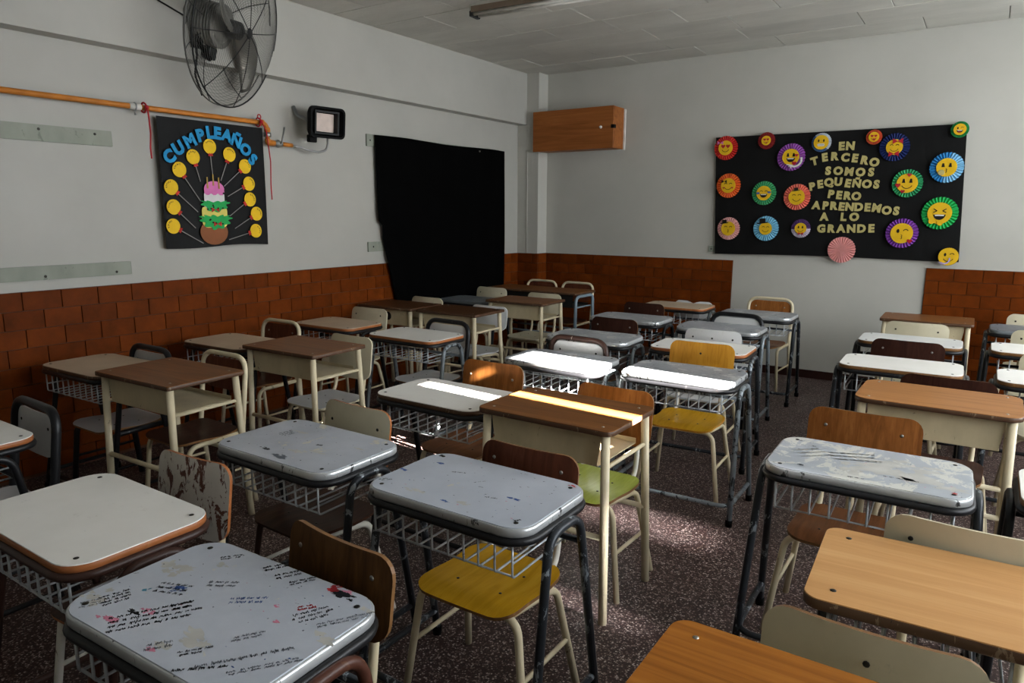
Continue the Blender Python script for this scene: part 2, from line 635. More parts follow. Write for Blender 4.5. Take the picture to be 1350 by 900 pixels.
# ceiling: rows of flush painted blocks between joints
ceiling = struct('ceiling', MB().box(XL - TH, XR + TH, YF - TH, YB + TH, ZC, ZC + 0.12), 'ceiling_joint')
rows = []
y = -0.2
ri = 0
while y < YB - 0.02:
    d = min(0.42, YB - 0.01 - y)
    x = XL + 0.12 - (0.35 if ri % 2 else 0.0)
    while x < XR - 0.05:
        w = random.choice((0.55, 0.7, 0.9, 1.1))
        a, b = max(x, XL + 0.12), min(x + w, XR - 0.02)
        if b - a > 0.08 and a < 1.3:
            p = 0.008 + random.uniform(0, 0.004)
            g = 0.0025
            part('ceiling_block', MB().bbox(a + g, b - g, y + g, y + d - g, ZC - p, ZC + 0.004, 0.003).mesh('ceiling_block', 'ceiling_paint'), ceiling)
        x += w
    y += 0.42
    ri += 1
ceil_rest = MB().box(XL + 0.12, XR, YF, -0.2, ZC - 0.01, ZC + 0.004)
part('ceiling_block', ceil_rest.mesh('ceiling_block', 'ceiling_paint'), ceiling)

# beam band above the ledge on the left wall, corner column, skirting
ZLEDGE = 2.475
struct('trim_1', MB().box(XL, XL + 0.12, YF, 6.95, ZLEDGE, ZC), 'glossy_wall_paint')
CX, CY = -4.19, 6.76
column = struct('trim_2', MB().box(XL, CX, CY, YB, 0, ZC), 'matte_wall_paint')
struct('baseboard_back', MB().bbox(-2.05, -0.41, YB - 0.016, YB, 0, 0.075, 0.004), 'baseboard_red')
# conduit line on the column
struct('trim_3', MB().tube([(-4.33, CY - 0.004, 1.08), (-4.33, CY - 0.004, 2.2)], 0.005, 6), 'matte_wall_paint')

# tiled dado: every tile is a piece
TW, THT, TOP = 0.204, 0.1055, 1.075
GR = 0.0022


def tile_mesh(w):
    key = ('tile', round(w, 3))
    return mesh(key, lambda: MB().bbox(-w / 2 + GR, w / 2 - GR, -0.010, 0.0, -THT / 2 + GR, THT / 2 - GR, 0.0015), 'terracotta_glazed_tile')


def tiles(parent, a, b, off, place, rot, rows=10):
    for r in range(rows):
        z = TOP - THT * (r + 0.5)
        s = off + (TW / 2 if r % 2 else 0)
        u = a - ((a - s) % TW)
        while u < b - 0.005:
            c, d = max(u, a), min(u + TW, b)
            if d - c > 0.012:
                part('tile', tile_mesh(d - c), parent, place((c + d) / 2, z, random.uniform(0, 0.0012)), (0, 0, rot))
            u += TW


GX = 0.004
gb = MB().box(XL, XL + GX, 0.6, CY, 0, TOP)
part('grout_bed', gb.mesh('grout_bed', 'grout'), wall_left)
tiles(wall_left, 0.7, CY, 1.719, lambda u, z, j: (XL + GX + j, u, z), PI / 2)
part('grout_bed', MB().box(XL, CX + GX, CY - GX, CY, 0, TOP).box(CX, CX + GX, CY, YB, 0, TOP).mesh('grout_bed', 'grout'), column)
tiles(column, XL + 0.012, CX + 0.012, XL, lambda u, z, j: (u, CY - GX - j, z), 0)
tiles(column, CY - 0.0, YB - 0.014, CY, lambda u, z, j: (CX + GX + j, u, z), PI / 2)
part('grout_bed', MB().box(CX, -2.05, YB - GX, YB, 0, TOP).mesh('grout_bed', 'grout'), wall_back)
tiles(wall_back, CX + 0.015, -2.05, CX, lambda u, z, j: (u, YB - GX - j, z), 0)
part('grout_bed', MB().box(-0.41, 1.0, YB - GX, YB, 0, TOP).mesh('grout_bed', 'grout'), wall_back)
tiles(wall_back, -0.41, 0.9, -0.41, lambda u, z, j: (u, YB - GX - j, z), 0)


# ------------------------------------------------------------------ desks
def screw_mesh(mat, r=0.006):
    return mesh(('screw', r), lambda: MB().lathe([(0.0001, 0.0022), (r * 0.6, 0.002), (r, 0.0008), (r, -0.001)], 8), mat)


BW, BD, BZ = 0.59, 0.385, 0.71     # basket desk


def basket_desk(label, x, y, rot, top, edge, frame, rim='black_tube', arch=None, group=None, metal=False, splay=0.03, slab=False):
    t = thing('school_desk', label, 'desk', (x, y, 0), math.radians(rot), group)
    if metal:
        tt = part('tabletop', mesh('metal_tabletop', lambda: MB().prism(rrect(BW, BD, 0.075, 7), BZ - 0.028, BZ - 0.002, 0.004, 0, True), edge), t)
        part('laminate', mesh('metal_laminate', lambda: MB().prism(rrect(BW - 0.012, BD - 0.012, 0.07, 7), BZ - 0.004, BZ, 0.001), top), tt)
        zr = BZ - 0.040
    elif slab:
        tt = part('tabletop', mesh('slab_tabletop', lambda: MB().prism(rrect(0.605, 0.405, 0.035, 5), BZ - 0.026, BZ - 0.002, 0.003, 0, True), edge), t)
        part('laminate', mesh('slab_laminate', lambda: MB().prism(rrect(0.602, 0.402, 0.035, 5), BZ - 0.004, BZ, 0.001), top), tt)
        zr = BZ - 0.036
    else:
        tt = part('tabletop', mesh('wood_tabletop', lambda: MB().prism(rrect(BW, BD, 0.075, 7), BZ - 0.022, BZ - 0.002, 0.003, 0, True), edge), t)
        part('laminate', mesh('wood_laminate', lambda: MB().prism(rrect(BW - 0.003, BD - 0.003, 0.074, 7), BZ - 0.004, BZ, 0.001), top), tt)
        zr = BZ - 0.033
    for sx in (-1, 1):
        for sy in (-1, 1):
            part('screw', screw_mesh('screw_dark', 0.007), tt, (sx * (BW / 2 - 0.05), sy * (BD / 2 - 0.045), BZ))
    ins = 0.09 if slab else 0.004
    part('rim_tube', mesh(('rim', zr, ins), lambda: MB().tube([(px, py, zr) for px, py in rrect(BW - ins, BD - ins, 0.08, 7)], 0.0125, 8, True), rim), t)

    def legs(s):
        xt, xf = BW / 2 + min(0.016, splay), BW / 2 + splay
        p = fillet([(s * xf, -0.195, 0.012), (s * xt, -0.085, 0.665), (s * xt, 0.085, 0.665), (s * xf, 0.195, 0.012)], 0.075, 7)
        return MB().tube(p, 0.0138, 8)
    xb = BW / 2 + min(0.018, splay)
    for s in (-1, 1):
        lf = part('leg_frame', mesh(('leg_frame', s, splay), lambda: legs(s), frame if arch is None else arch), t)
        for sy in (-1, 1):
            part('foot_cap', mesh(('foot_cap', s, sy, splay), lambda: MB().lathe([(0.0001, 0), (0.017, 0), (0.018, 0.03), (0.014, 0.034)], 10, (s * (BW / 2 + splay), sy * 0.194, 0)), 'black_metal'), lf)
        part('bracket', mesh(('bracket', s, metal, splay), lambda: MB().tube([(s * (BW / 2 - 0.02), 0, zr - 0.004), (s * xb, 0, 0.667)], 0.009, 6).tube([(s * (BW / 2 - 0.02), -0.05, zr - 0.004), (s * xb, -0.055, 0.663)], 0.007, 6), 'rust_bracket'), t)
    xa = BW / 2 + min(0.02, splay)
    part('crossbar', mesh(('crossbar', splay), lambda: MB().tube([(-xa, 0.105, 0.575), (xa, 0.105, 0.575)], 0.010, 8), frame), t)
    xr_ = BW / 2 + splay - 0.004
    part('foot_rail', mesh(('foot_rail', splay), lambda: MB().tube(fillet([(-xr_, 0.178, 0.1), (-xr_, -0.2, 0.1), (xr_, -0.2, 0.1), (xr_, 0.178, 0.1)], 0.07, 6), 0.0115, 8), frame), t)
    wr = 0.0034

    def bk():
        m = MB()
        for yy, zz in ((-0.168, 0.566), (0.10, 0.569)):
            m.tube([(-0.25, yy, zz), (0.25, yy, zz)], wr, 6)
        for s in (-1, 1):
            m.tube([(s * 0.25, -0.17, 0.605), (s * 0.25, 0.10, 0.605)], wr, 6)
        return m
    b = part('basket', mesh('basket', bk, 'wire_steel'), t)
    wj = mesh('wire', lambda: MB().tube(fillet([(0, -0.172, 0.668), (0, -0.172, 0.562), (0, 0.108, 0.566)], 0.012, 4), wr, 6), 'wire_steel')
    n = 10
    for k in range(n):
        part('wire', wj, b, (-0.25 + 0.5 * k / (n - 1) + random.uniform(-0.003, 0.003), 0, 0))
    return t


TWD, TDD, TZ = 0.60, 0.41, 0.755   # boxed desk with round legs


def box_desk(label, x, y, rot, top, edge='dark_edge', frame='beige_tube', sheet='beige_sheet', w=TWD, d=TDD, rad=0.035, group=None, stain=False, arch=False):
    t = thing('school_desk', label, 'desk', (x, y, 0), math.radians(rot), group)
    tt = part('tabletop', mesh(('box_top', w, rad), lambda: MB().prism(rrect(w, d, rad, 5), TZ - 0.021, TZ - 0.002, 0.002, 0, True), edge), t)
    part('laminate', mesh(('box_lam', w, rad), lambda: MB().prism(rrect(w - 0.002, d - 0.002, rad, 5), TZ - 0.003, TZ, 0.0008), top), tt)
    for sx in (-1, 1):
        for sy in (-1, 1):
            part('screw', screw_mesh('screw_steel', 0.006), tt, (sx * (w / 2 - 0.055), sy * (d / 2 - 0.05), TZ))
    if arch:
        for s in (-1, 1):
            part('leg_frame', mesh(('arch_leg', s, w), lambda: MB().tube(fillet([(s * (w / 2 - 0.02), -0.19, 0), (s * (w / 2 - 0.02), -0.17, TZ - 0.04), (s * (w / 2 - 0.02), 0.17, TZ - 0.04), (s * (w / 2 - 0.02), 0.19, 0)], 0.07, 6), 0.017, 8), frame), t)
    else:
        for s in (-1, 1):
            for q in (-1, 1):
                part('leg', mesh(('box_leg', s, q, w), lambda: MB().tube([(s * (w / 2 - 0.018), q * 0.19 + (0.012 if q > 0 else 0), 0), (s * (w / 2 - 0.035), q * 0.172, TZ - 0.022)], 0.0165, 12), frame), t)
    xi = w / 2 - 0.055

    def apron():
        m = MB()
        n = 6
        z0, z1 = TZ - 0.022, TZ - 0.150
        out = [(-xi, z0)] + [(-xi + 0.016 * math.sin(PI / 2 * k / n) * (k / n), z0 + (z1 - z0) * k / n) for k in range(1, n + 1)]
        full = out + [(-a, b) for a, b in out[::-1]]
        y0, y1 = -0.168, -0.165
        vs = [(a, y0, b) for a, b in full] + [(a, y1, b) for a, b in full]
        L = len(full)
        m.add(vs, [list(range(L)), list(range(L, 2 * L))[::-1]] + [(k, L + k, L + (k + 1) % L, (k + 1) % L) for k in range(L)])
        return m
    part('apron', mesh(('apron', w), apron, sheet), t)
    part('book_tray', mesh(('tray', w), lambda: MB().box(-xi + 0.012, xi - 0.012, -0.165, 0.165, TZ - 0.152, TZ - 0.148).box(-xi + 0.012, xi - 0.012, 0.162, 0.165, TZ - 0.148, TZ - 0.130), sheet), t)
    xl = w / 2 - 0.033
    for s in (-1, 1):
        part('side_rail', mesh(('side_rail', s, w), lambda: MB().tube([(s * xl, -0.175, TZ - 0.150), (s * xl, 0.178, TZ - 0.150)], 0.0085, 8), frame), t)
    for q in (-1, 1):
        part('stretcher', mesh(('box_stretcher', q, w), lambda: MB().tube([(-w / 2 + 0.025, q * 0.182, 0.335), (w / 2 - 0.025, q * 0.182, 0.335)], 0.0115, 8), frame), t)
    if stain:
        part('sticker', MB().lathe([(0.0001, -0.0004), (0.035, -0.0004)], 14, (0.02, -0.1685, TZ - 0.08), 'Y').mesh('sticker', 'dark_metal'), t, label='dark round stain on the apron')
    return t


# ------------------------------------------------------------------ chairs
def seat_f(x, y):
    z = 0.40 + 0.10 * x * x - 0.010 * math.exp(-((y - 0.04) / 0.08) ** 2)
    if y < -0.10:
        z -= 1.6 * (y + 0.10) ** 2
    if y > 0.10:
        z += 0.8 * (y - 0.10) ** 2
    return Vector((x, y, z))


def seat(t, mat, edge, scr='screw_dark'):
    s = part('seat', mesh('seat', lambda: MB().panel(0.358, 0.345, 0.065, 0.011, seat_f), [mat, edge]), t)
    for sx in (-1, 1):
        for y in (-0.06, 0.07):
            part('screw', screw_mesh(scr, 0.005), s, (sx * 0.08, y, seat_f(0.08, y).z + 0.0055))
    return s


def plain_chair(label, bx, by, ztop, rot, back, edge, seat_mat, tube, post='beige_tube', h=0.20, screws=2, seat_edge=None, group=None, scr='screw_steel', wid=0.37, front=None, notch=False):
    """bx, by = where the middle of the backrest's top stands"""
    a = math.radians(rot)
    ox, oy = bx + math.sin(a) * 0.215, by - math.cos(a) * 0.215
    t = thing('school_chair', label, 'chair', (ox, oy, 0), a, group)
    seat(t, seat_mat, seat_edge or edge)
    for s in (-1, 1):
        part('leg', mesh(('front_leg', s), lambda: MB().tube(fillet([(s * 0.228, -0.15, 0), (s * 0.178, -0.115, 0.378), (0, -0.115, 0.378)], 0.06, 6), 0.0122, 8), front or tube), t)
        part('leg', mesh(('rear_leg', s), lambda: MB().tube(fillet([(s * 0.222, 0.175, 0), (s * 0.172, 0.11, 0.372), (s * 0.15, -0.1, 0.380)], 0.05, 6), 0.0122, 8), tube), t)
        part('stretcher', mesh(('stretcher', s), lambda: MB().tube([(s * 0.2, -0.135, 0.19), (s * 0.199, 0.143, 0.19)], 0.008, 6), tube), t)
        k = 0.125

        def pst(z=ztop):
            return MB().tube(fillet([(s * k, -0.06, 0.382), (s * k, 0.19, 0.382), (s * k, 0.222, z - 0.13), (s * k, 0.236, z - 0.03)], 0.09, 6), 0.0115, 8)
        part('back_post', mesh(('back_post', s, ztop), pst, post), t)
    zc = ztop - h / 2

    def bf(x, z):
        dip = 0.022 * math.exp(-(x / 0.035) ** 2) * max(0.0, z / (h / 2)) if notch else 0.0
        return Vector((x, 0.208 + 0.14 * z - 0.55 * (0.02 - x * x), zc + z - dip))
    bk = part('backrest', mesh(('backrest', h, ztop, wid, notch), lambda: MB().panel(wid, h, 0.05, 0.012, lambda x, z: bf(x, z)), [back, edge]), t)
    for sx in ((-1, 1) if screws == 2 else (0,) if screws == 1 else (-1, 0, 1)):
        p = bf(sx * 0.13, 0.045)
        part('screw', screw_mesh(scr, 0.0065), bk, (p.x, p.y - 0.0068, p.z), (PI / 2, 0, 0))
    return t


def hoop_chair(label, bx, by, ztop, rot, back, seat_mat, tube, r=0.0135, ph=0.165, seat_edge='wood_edge', group=None, scr='screw_dark', edge=None, w=0.385):
    a = math.radians(rot)
    ox, oy = bx + math.sin(a) * 0.215, by - math.cos(a) * 0.215
    t = thing('school_chair', label, 'chair', (ox, oy, 0), a, group)
    seat(t, seat_mat, seat_edge)
    hw = w / 2

    def hoop():
        return MB().tube(fillet([(-hw - 0.015, 0.21, 0), (-hw, 0.168, 0.40), (-hw, 0.215, ztop - r), (hw, 0.215, ztop - r), (hw, 0.168, 0.40), (hw + 0.015, 0.21, 0)], 0.085, 7), r, 8)
    part('back_frame', mesh(('back_frame', ztop, r, w), hoop, tube), t)
    for s in (-1, 1):
        part('leg', mesh(('hoop_leg', s, r, w), lambda: MB().tube(fillet([(s * (hw + 0.015), -0.165, 0), (s * hw * 0.94, -0.13, 0.378), (s * hw * 0.97, 0.165, 0.386)], 0.06, 6), r * 0.93, 8), tube), t)
        part('stretcher', mesh(('hoop_stretcher', s, w), lambda: MB().tube([(s * (hw + 0.006), -0.148, 0.2), (s * (hw + 0.006), 0.188, 0.2)], 0.0075, 6), tube), t)
    zc = ztop - 2 * r - 0.006 - ph / 2

    def bf(x, z):
        return Vector((x, 0.205 + 0.11 * (z + zc - 0.65) - 0.3 * (0.02 - x * x), zc + z))
    bk = part('backrest', mesh(('hoop_back', ztop, r, ph, w), lambda: MB().panel(w - 2 * r - 0.004, ph, 0.055, 0.010, bf), [back, edge or back]), t)
    for sx in (-1, 1):
        p = bf(sx * 0.125, 0.03)
        part('screw', screw_mesh(scr, 0.0065), bk, (p.x, p.y - 0.006, p.z), (PI / 2, 0, 0))
    return t


GD = 'school desks set out in rows'
GC = 'school chairs pushed under the desks'

# the desks, column by column from the tiled wall to the windows
graf = basket_desk('grey painted desk scrawled all over with pen, nearest one at lower left', -1.256, 0.783, 1.9, 'grey_paint_top', 'white_rim', 'dark_tube', arch='rust_bracket', group=GD, metal=True)
basket_desk('cream desk with wooden edge and brown tubes, left of the pen-scrawled grey desk', -1.966, 0.86, 0, 'cream_laminate', 'orange_edge', 'brown_tube', 'brown_tube', group=GD)
basket_desk('grey desk with a black paint stain and cream flakes, behind the cream desk', -1.946, 1.592, 0, 'grey_stained_top', 'white_rim', 'dark_tube', group=GD, metal=True)
basket_desk('pale grey desk with blue specks above the mustard seated chair', -1.209, 1.61, 0, 'grey_paint_top', 'white_rim', 'dark_tube', group=GD, metal=True)
box_desk('brown desk with beige apron and legs, crossed by a thin sun stripe', -1.338, 2.391, -0.6, 'brown_laminate', group=GD)
basket_desk('cream desk with a short sun stripe, left of the sun-striped brown desk', -1.978, 2.425, -0.6, 'cream_laminate', 'dark_edge', 'black_tube', group=GD, splay=0.016)
basket_desk('silvery worn desk with a broad bright sun patch, in front of white hoop chair', -1.945, 3.41, 2.0, 'silver_worn_top', 'white_rim', 'grey_tube', group=GD, metal=True)
basket_desk('silvery desk with sunlit front rim, in front of orange wood chair back', -1.25, 3.49, 1.5, 'silver_worn_top', 'white_rim', 'grey_tube', group=GD, metal=True)
basket_desk('grey desk with large cream flaked patch, in front of walnut chair, right of aisle', -0.254, 2.489, 1.5, 'grey_flaked_top', 'white_rim', 'dark_tube', group=GD, metal=True, splay=0.05)
basket_desk('light wood topped desk with worn thick edge, at lower right', 0.036, 1.728, 2.5, 'light_wood_top', 'dark_edge', 'black_tube', group=GD, slab=True, splay=-0.03)
box_desk('orange wood desk cut off by the bottom of the picture, nearest on the right', -0.125, 1.008, 0, 'orange_wood_top', edge='wood_edge', group=GD)
box_desk('tan desk with beige apron and chipped front edge, behind walnut chair', -0.109, 3.437, -0.7, 'tan_laminate', group=GD, rad=0.06)
basket_desk('cream desk behind the tan desk, with wire basket, right of aisle', -0.329, 4.351, 1.3, 'cream_laminate', 'wood_edge', 'dark_tube', group=GD)
basket_desk('white topped desk in front of the bright cream chair, right of aisle', -0.357, 5.244, 1.0, 'white_laminate', 'wood_edge', 'black_tube', group=GD)
box_desk('brown desk alone against the back wall, below the banner right corner', -0.32, 6.101, 0.7, 'brown_laminate', group=GD, rad=0.02)
basket_desk('dull grey desk farthest back at the right edge of the picture', 0.37, 6.24, 0, 'dull_grey_top', 'dull_grey_top', 'dark_tube', group=GD, metal=True)
basket_desk('cream desk second from the back at the right edge of the picture', 0.38, 5.285, 0, 'cream_laminate', 'wood_edge', 'black_tube', group=GD)
basket_desk('cream desk third from the back at the right edge of the picture', 0.405, 4.35, 0, 'cream_laminate', 'wood_edge', 'dark_tube', group=GD)
basket_desk('cream desk nearest at the right edge, beside the cream-flaked grey desk', 0.452, 2.57, 0, 'cream_laminate', 'wood_edge', 'black_tube', group=GD)
basket_desk('beige desk against the tiled wall, nearest along it, with black hoop chair', -3.90, 1.855, 2.0, 'beige_laminate', 'dark_edge', 'black_tube', group=GD)
box_desk('brown desk with beige legs overlapping the nearest beige desk by tiled wall', -3.262, 1.859, 2.0, 'brown_laminate', group=GD, rad=0.012)
basket_desk('beige desk against the tiled wall, second along it, with beige hoop chair', -3.94, 2.692, 2.0, 'beige_laminate', 'dark_edge', 'black_tube', group=GD)
box_desk('brown desk with beige legs and a tall cream chair back behind it', -3.276, 2.693, 1.5, 'brown_laminate', group=GD, rad=0.012)
basket_desk('beige desk against the tiled wall, third along it, with cream chair', -3.977, 3.604, 0.9, 'beige_laminate', 'orange_edge', 'black_tube', group=GD)
basket_desk('cream desk with bright wire basket, in front of dark hoop white chair', -3.166, 3.556, 0, 'cream_laminate', 'orange_edge', 'grey_tube', group=GD)
box_desk('dark brown desk with a stained apron, below the black curtain', -4.113, 4.417, 1.0, 'dark_brown_laminate', group=GD, rad=0.012, stain=True)
box_desk('dark brown desk right of the stained-apron desk, behind the bright-basket desk', -3.482, 4.444, 0.8, 'dark_brown_laminate', group=GD, rad=0.012)
basket_desk('dark grey desk beneath the black curtain, behind the dark brown desks', -4.05, 5.38, 0, 'dull_grey_top', 'dull_grey_top', 'dark_tube', group=GD, metal=True)
box_desk('brown desk with beige apron before the corner, cream chair behind it', -3.406, 5.3, 1.5, 'brown_laminate', group=GD, rad=0.012)
box_desk('long brown double desk with blue grey arched legs in the back corner', -3.80, 6.2, -1.0, 'brown_laminate', frame='bluegrey_tube', sheet='dark_metal', w=1.08, group=GD, rad=0.02, arch=True)
basket_desk('silvery worn desk just behind the dark hoop white chair', -2.143, 4.204, 2.5, 'silver_worn_top', 'white_rim', 'grey_tube', group=GD, metal=True)
basket_desk('silvery worn desk between two dark brown chair backs', -2.302, 5.15, 0.5, 'silver_worn_top', 'white_rim', 'dark_tube', group=GD, metal=True)
basket_desk('cream desk with orange edge against back wall tiles, with notched white chair', -2.268, 6.09, 0.5, 'beige_laminate', 'orange_edge', 'grey_tube', group=GD)
basket_desk('cream desk behind the orange wood chair back', -1.408, 4.245, 2.5, 'cream_laminate', 'orange_edge', 'dark_tube', group=GD)
basket_desk('silvery worn desk in front of the black hoop white chair', -1.553, 5.078, 2.0, 'silver_worn_top', 'white_rim', 'grey_tube', group=GD, metal=True)
basket_desk('silvery grey desk in front of the beige hoop walnut chair', -1.526, 5.95, 1.0, 'silver_worn_top', 'white_rim', 'dark_tube', group=GD, metal=True, splay=0.02)
basket_desk('cream desk cut off by the left edge of the picture, black hoop chair behind', -3.115, 0.905, 0, 'cream_laminate', 'orange_edge', 'black_tube', group=GD)

# the chairs
plain_chair('dark worn plywood chair behind the pen-scrawled grey desk', -1.19, 1.045, 0.775, -4, 'brown_plywood_back', 'wood_edge', 'deep_brown_seat', 'beige_tube', group=GC, screws=2)
plain_chair('chair with white paint peeling off its back, behind the near cream desk', -1.99, 1.18, 0.77, 4, 'worn_white_panel', 'orange_edge', 'deep_brown_seat', 'white_tube', group=GC, wid=0.34, h=0.24, screws=1)
plain_chair('cream backed chair with orange edge, behind the black-stained grey desk', -2.0, 1.88, 0.775, -2, 'cream_panel', 'orange_edge', 'deep_brown_seat', 'white_tube', 'white_tube', group=GC, front='brown_tube', seat_edge='deep_brown_seat', h=0.24, scr='screw_dark')
plain_chair('chair with mustard seat and chipped red brown back, under pale grey desk', -1.18, 1.86, 0.765, 0, 'red_brown_back', 'wood_edge', 'mustard_seat', 'beige_tube', 'white_tube', group=GC)
plain_chair('chair with walnut back and olive green seat behind sun-striped brown desk', -1.29, 2.73, 0.775, -2, 'walnut_back', 'wood_edge', 'green_seat', 'beige_tube', 'white_tube', group=GC, h=0.24)
plain_chair('walnut backed chair with a slanted sun patch, behind the sun-striped cream desk', -2.03, 2.85, 0.775, 0, 'walnut_back', 'wood_edge', 'walnut_seat', 'beige_tube', group=GC, h=0.24)
hoop_chair('white chair with dark brown hoop, behind the sun-patched silvery desk', -1.97, 3.66, 0.80, -3, 'white_laminate', 'white_laminate', 'brown_tube', r=0.0165, group=GC)
plain_chair('orange wood chair with single screw and glossy mustard seat, in the sun', -1.29, 3.87, 0.80, 2, 'orange_back', 'orange_back', 'mustard_seat', 'beige_tube', 'white_tube', group=GC, screws=1, scr='screw_dark', h=0.21)
plain_chair('walnut chair with two steel screws, behind the cream-flaked grey desk', -0.318, 2.865, 0.785, 0, 'walnut_back', 'wood_edge', 'walnut_seat', 'beige_tube', group=GC, h=0.22, wid=0.39)
plain_chair('beige chair with two dark screws, behind the light wood desk', 0.045, 1.96, 0.765, -1, 'cream_panel', 'cream_panel', 'cream_panel', 'beige_tube', group=GC, scr='screw_dark', wid=0.38)
plain_chair('cream chair with brown top edge between the two near wooden desks', -0.105, 1.345, 0.765, 0, 'cream_panel', 'wood_edge', 'cream_panel', 'beige_tube', group=GC, screws=1, scr='screw_dark', wid=0.38)
plain_chair('dark brown chair with pale left edge, behind the tan desk', -0.085, 3.775, 0.775, -2, 'dark_brown_back', 'wood_edge', 'deep_brown_seat', 'beige_tube', group=GC, wid=0.39)
plain_chair('dark brown chair with two bright screws, behind the cream desk right of aisle', -0.335, 4.77, 0.775, -2, 'dark_brown_back', 'wood_edge', 'deep_brown_seat', 'beige_tube', group=GC, wid=0.39)
plain_chair('bright cream chair before the brown desk at the back wall', -0.35, 5.63, 0.775, -1, 'cream_panel', 'cream_panel', 'cream_panel', 'beige_tube', group=GC, scr='screw_dark', wid=0.39)
plain_chair('white chair with three dark screws, behind the orange wood chair', -1.43, 4.5, 0.775, 2, 'white_laminate', 'white_laminate', 'white_laminate', 'beige_tube', group=GC, screws=3, scr='screw_dark')
hoop_chair('white chair with black hoop, fourth back in the column left of aisle', -1.52, 5.34, 0.785, -3, 'white_laminate', 'white_laminate', 'black_tube', r=0.0165, group=GC)
hoop_chair('beige hoop chair with walnut back standing before the bare white wall', -1.56, 6.5, 0.79, -3, 'walnut_back', 'walnut_seat', 'beige_tube', group=GC, scr='screw_steel')
plain_chair('white chair with notched top edge against the back wall tiles', -2.22, 6.36, 0.72, -3, 'white_laminate', 'white_laminate', 'white_laminate', 'beige_tube', group=GC, screws=1, h=0.16, scr='screw_dark', notch=True)
plain_chair('dark brown chair back farthest from camera, before the tiled back wall', -2.37, 5.55, 0.775, -2, 'dark_brown_back', 'wood_edge', 'deep_brown_seat', 'dark_tube', 'dark_tube', group=GC)
plain_chair('dark brown chair just in front of the silvery desk with brown chair behind', -2.19, 4.6, 0.775, -2, 'dark_brown_back', 'wood_edge', 'deep_brown_seat', 'dark_tube', 'dark_tube', group=GC)
hoop_chair('left one of the two beige hoop chairs at the double desk in corner', -4.06, 6.66, 0.80, -2, 'red_brown_back', 'deep_brown_seat', 'beige_tube', group=GC)
hoop_chair('right one of the two beige hoop chairs at the double desk in corner', -3.61, 6.66, 0.80, -3, 'red_brown_back', 'deep_brown_seat', 'beige_tube', group=GC)
plain_chair('cream chair behind the brown desk near the back corner', -3.44, 5.68, 0.775, -1, 'cream_panel', 'cream_panel', 'cream_panel', 'beige_tube', group=GC, scr='screw_dark')
plain_chair('cream chair directly below the right edge of the black curtain', -4.11, 5.76, 0.785, -1, 'cream_panel', 'cream_panel', 'pale_grey_seat', 'beige_tube', group=GC, scr='screw_dark')
plain_chair('cream chair behind the stained-apron brown desk under the curtain', -4.14, 4.80, 0.775, -2, 'cream_panel', 'cream_panel', 'cream_panel', 'beige_tube', group=GC, scr='screw_dark')
plain_chair('low white chair whose top edge barely shows behind a dark brown desk', -3.45, 4.80, 0.75, -1, 'white_laminate', 'white_laminate', 'pale_grey_seat', 'beige_tube', group=GC, scr='screw_dark')
hoop_chair('pale chair with black hoop and grey seat behind the bright-basket desk', -3.10, 3.82, 0.785, -3, 'white_laminate', 'pale_grey_seat', 'black_tube', r=0.0165, group=GC)
plain_chair('cream chair against the tiled wall, behind the third beige desk', -4.04, 3.98, 0.775, 2, 'cream_panel', 'cream_panel', 'cream_panel', 'beige_tube', group=GC, scr='screw_dark')
plain_chair('cream chair with pale grey seat half hidden by a brown desk', -3.25, 3.03, 0.765, -1, 'cream_panel', 'cream_panel', 'pale_grey_seat', 'beige_tube', group=GC, scr='screw_dark', h=0.26, screws=1)
hoop_chair('beige hoop chair against the tiled wall, behind the second beige desk', -4.02, 3.12, 0.79, 0, 'red_brown_back', 'deep_brown_seat', 'beige_tube', group=GC, scr='screw_steel')
hoop_chair('beige hoop chair behind the nearest brown desk by the tiled wall', -3.32, 2.2, 0.79, 0, 'red_brown_back', 'deep_brown_seat', 'beige_tube', group=GC, w=0.37)
hoop_chair('black hoop chair with grey back and seat, nearest against tiled wall', -3.84, 2.09, 0.785, 0, 'pale_grey_seat', 'pale_grey_seat', 'black_tube', r=0.0165, group=GC)
hoop_chair('black hoop chair with grey back at the left edge of the picture', -3.07, 1.19, 0.785, -2, 'pale_grey_seat', 'pale_grey_seat', 'black_tube', r=0.018, group=GC)
plain_chair('cream chair farthest back at the right edge of the picture', 0.37, 6.58, 0.775, 0, 'cream_panel', 'cream_panel', 'cream_panel', 'beige_tube', group=GC, scr='screw_dark')
plain_chair('cream chair second from back at the right edge of the picture', 0.38, 5.66, 0.775, 0, 'cream_panel', 'cream_panel', 'cream_panel', 'beige_tube', group=GC, scr='screw_dark')
plain_chair('cream chair third from back, barely showing at the right edge', 0.40, 4.72, 0.775, 0, 'cream_panel', 'cream_panel', 'cream_panel', 'beige_tube', group=GC, scr='screw_dark')

# ------------------------------------------------------------------ pen marks and paint on the near desks
INK = {'k': plain('ink_black', '#1b1d22', 0.5), 'b': plain('ink_blue', '#3d5a96', 0.5), 'r': plain('ink_red', '#c23a41', 0.5),
       'p': plain('ink_pink', '#cf8299', 0.5), 'c': plain('flake_cream', '#bdbbb5', 0.5), 't': plain('ink_teal', '#5f97ac', 0.5), 'g': plain('ink_grey', '#5f646d', 0.5)}
INKN = {'k': 'ink_black', 'b': 'ink_blue', 'r': 'ink_red', 'p': 'ink_pink', 'c': 'flake_cream', 't': 'ink_teal', 'g': 'ink_grey'}


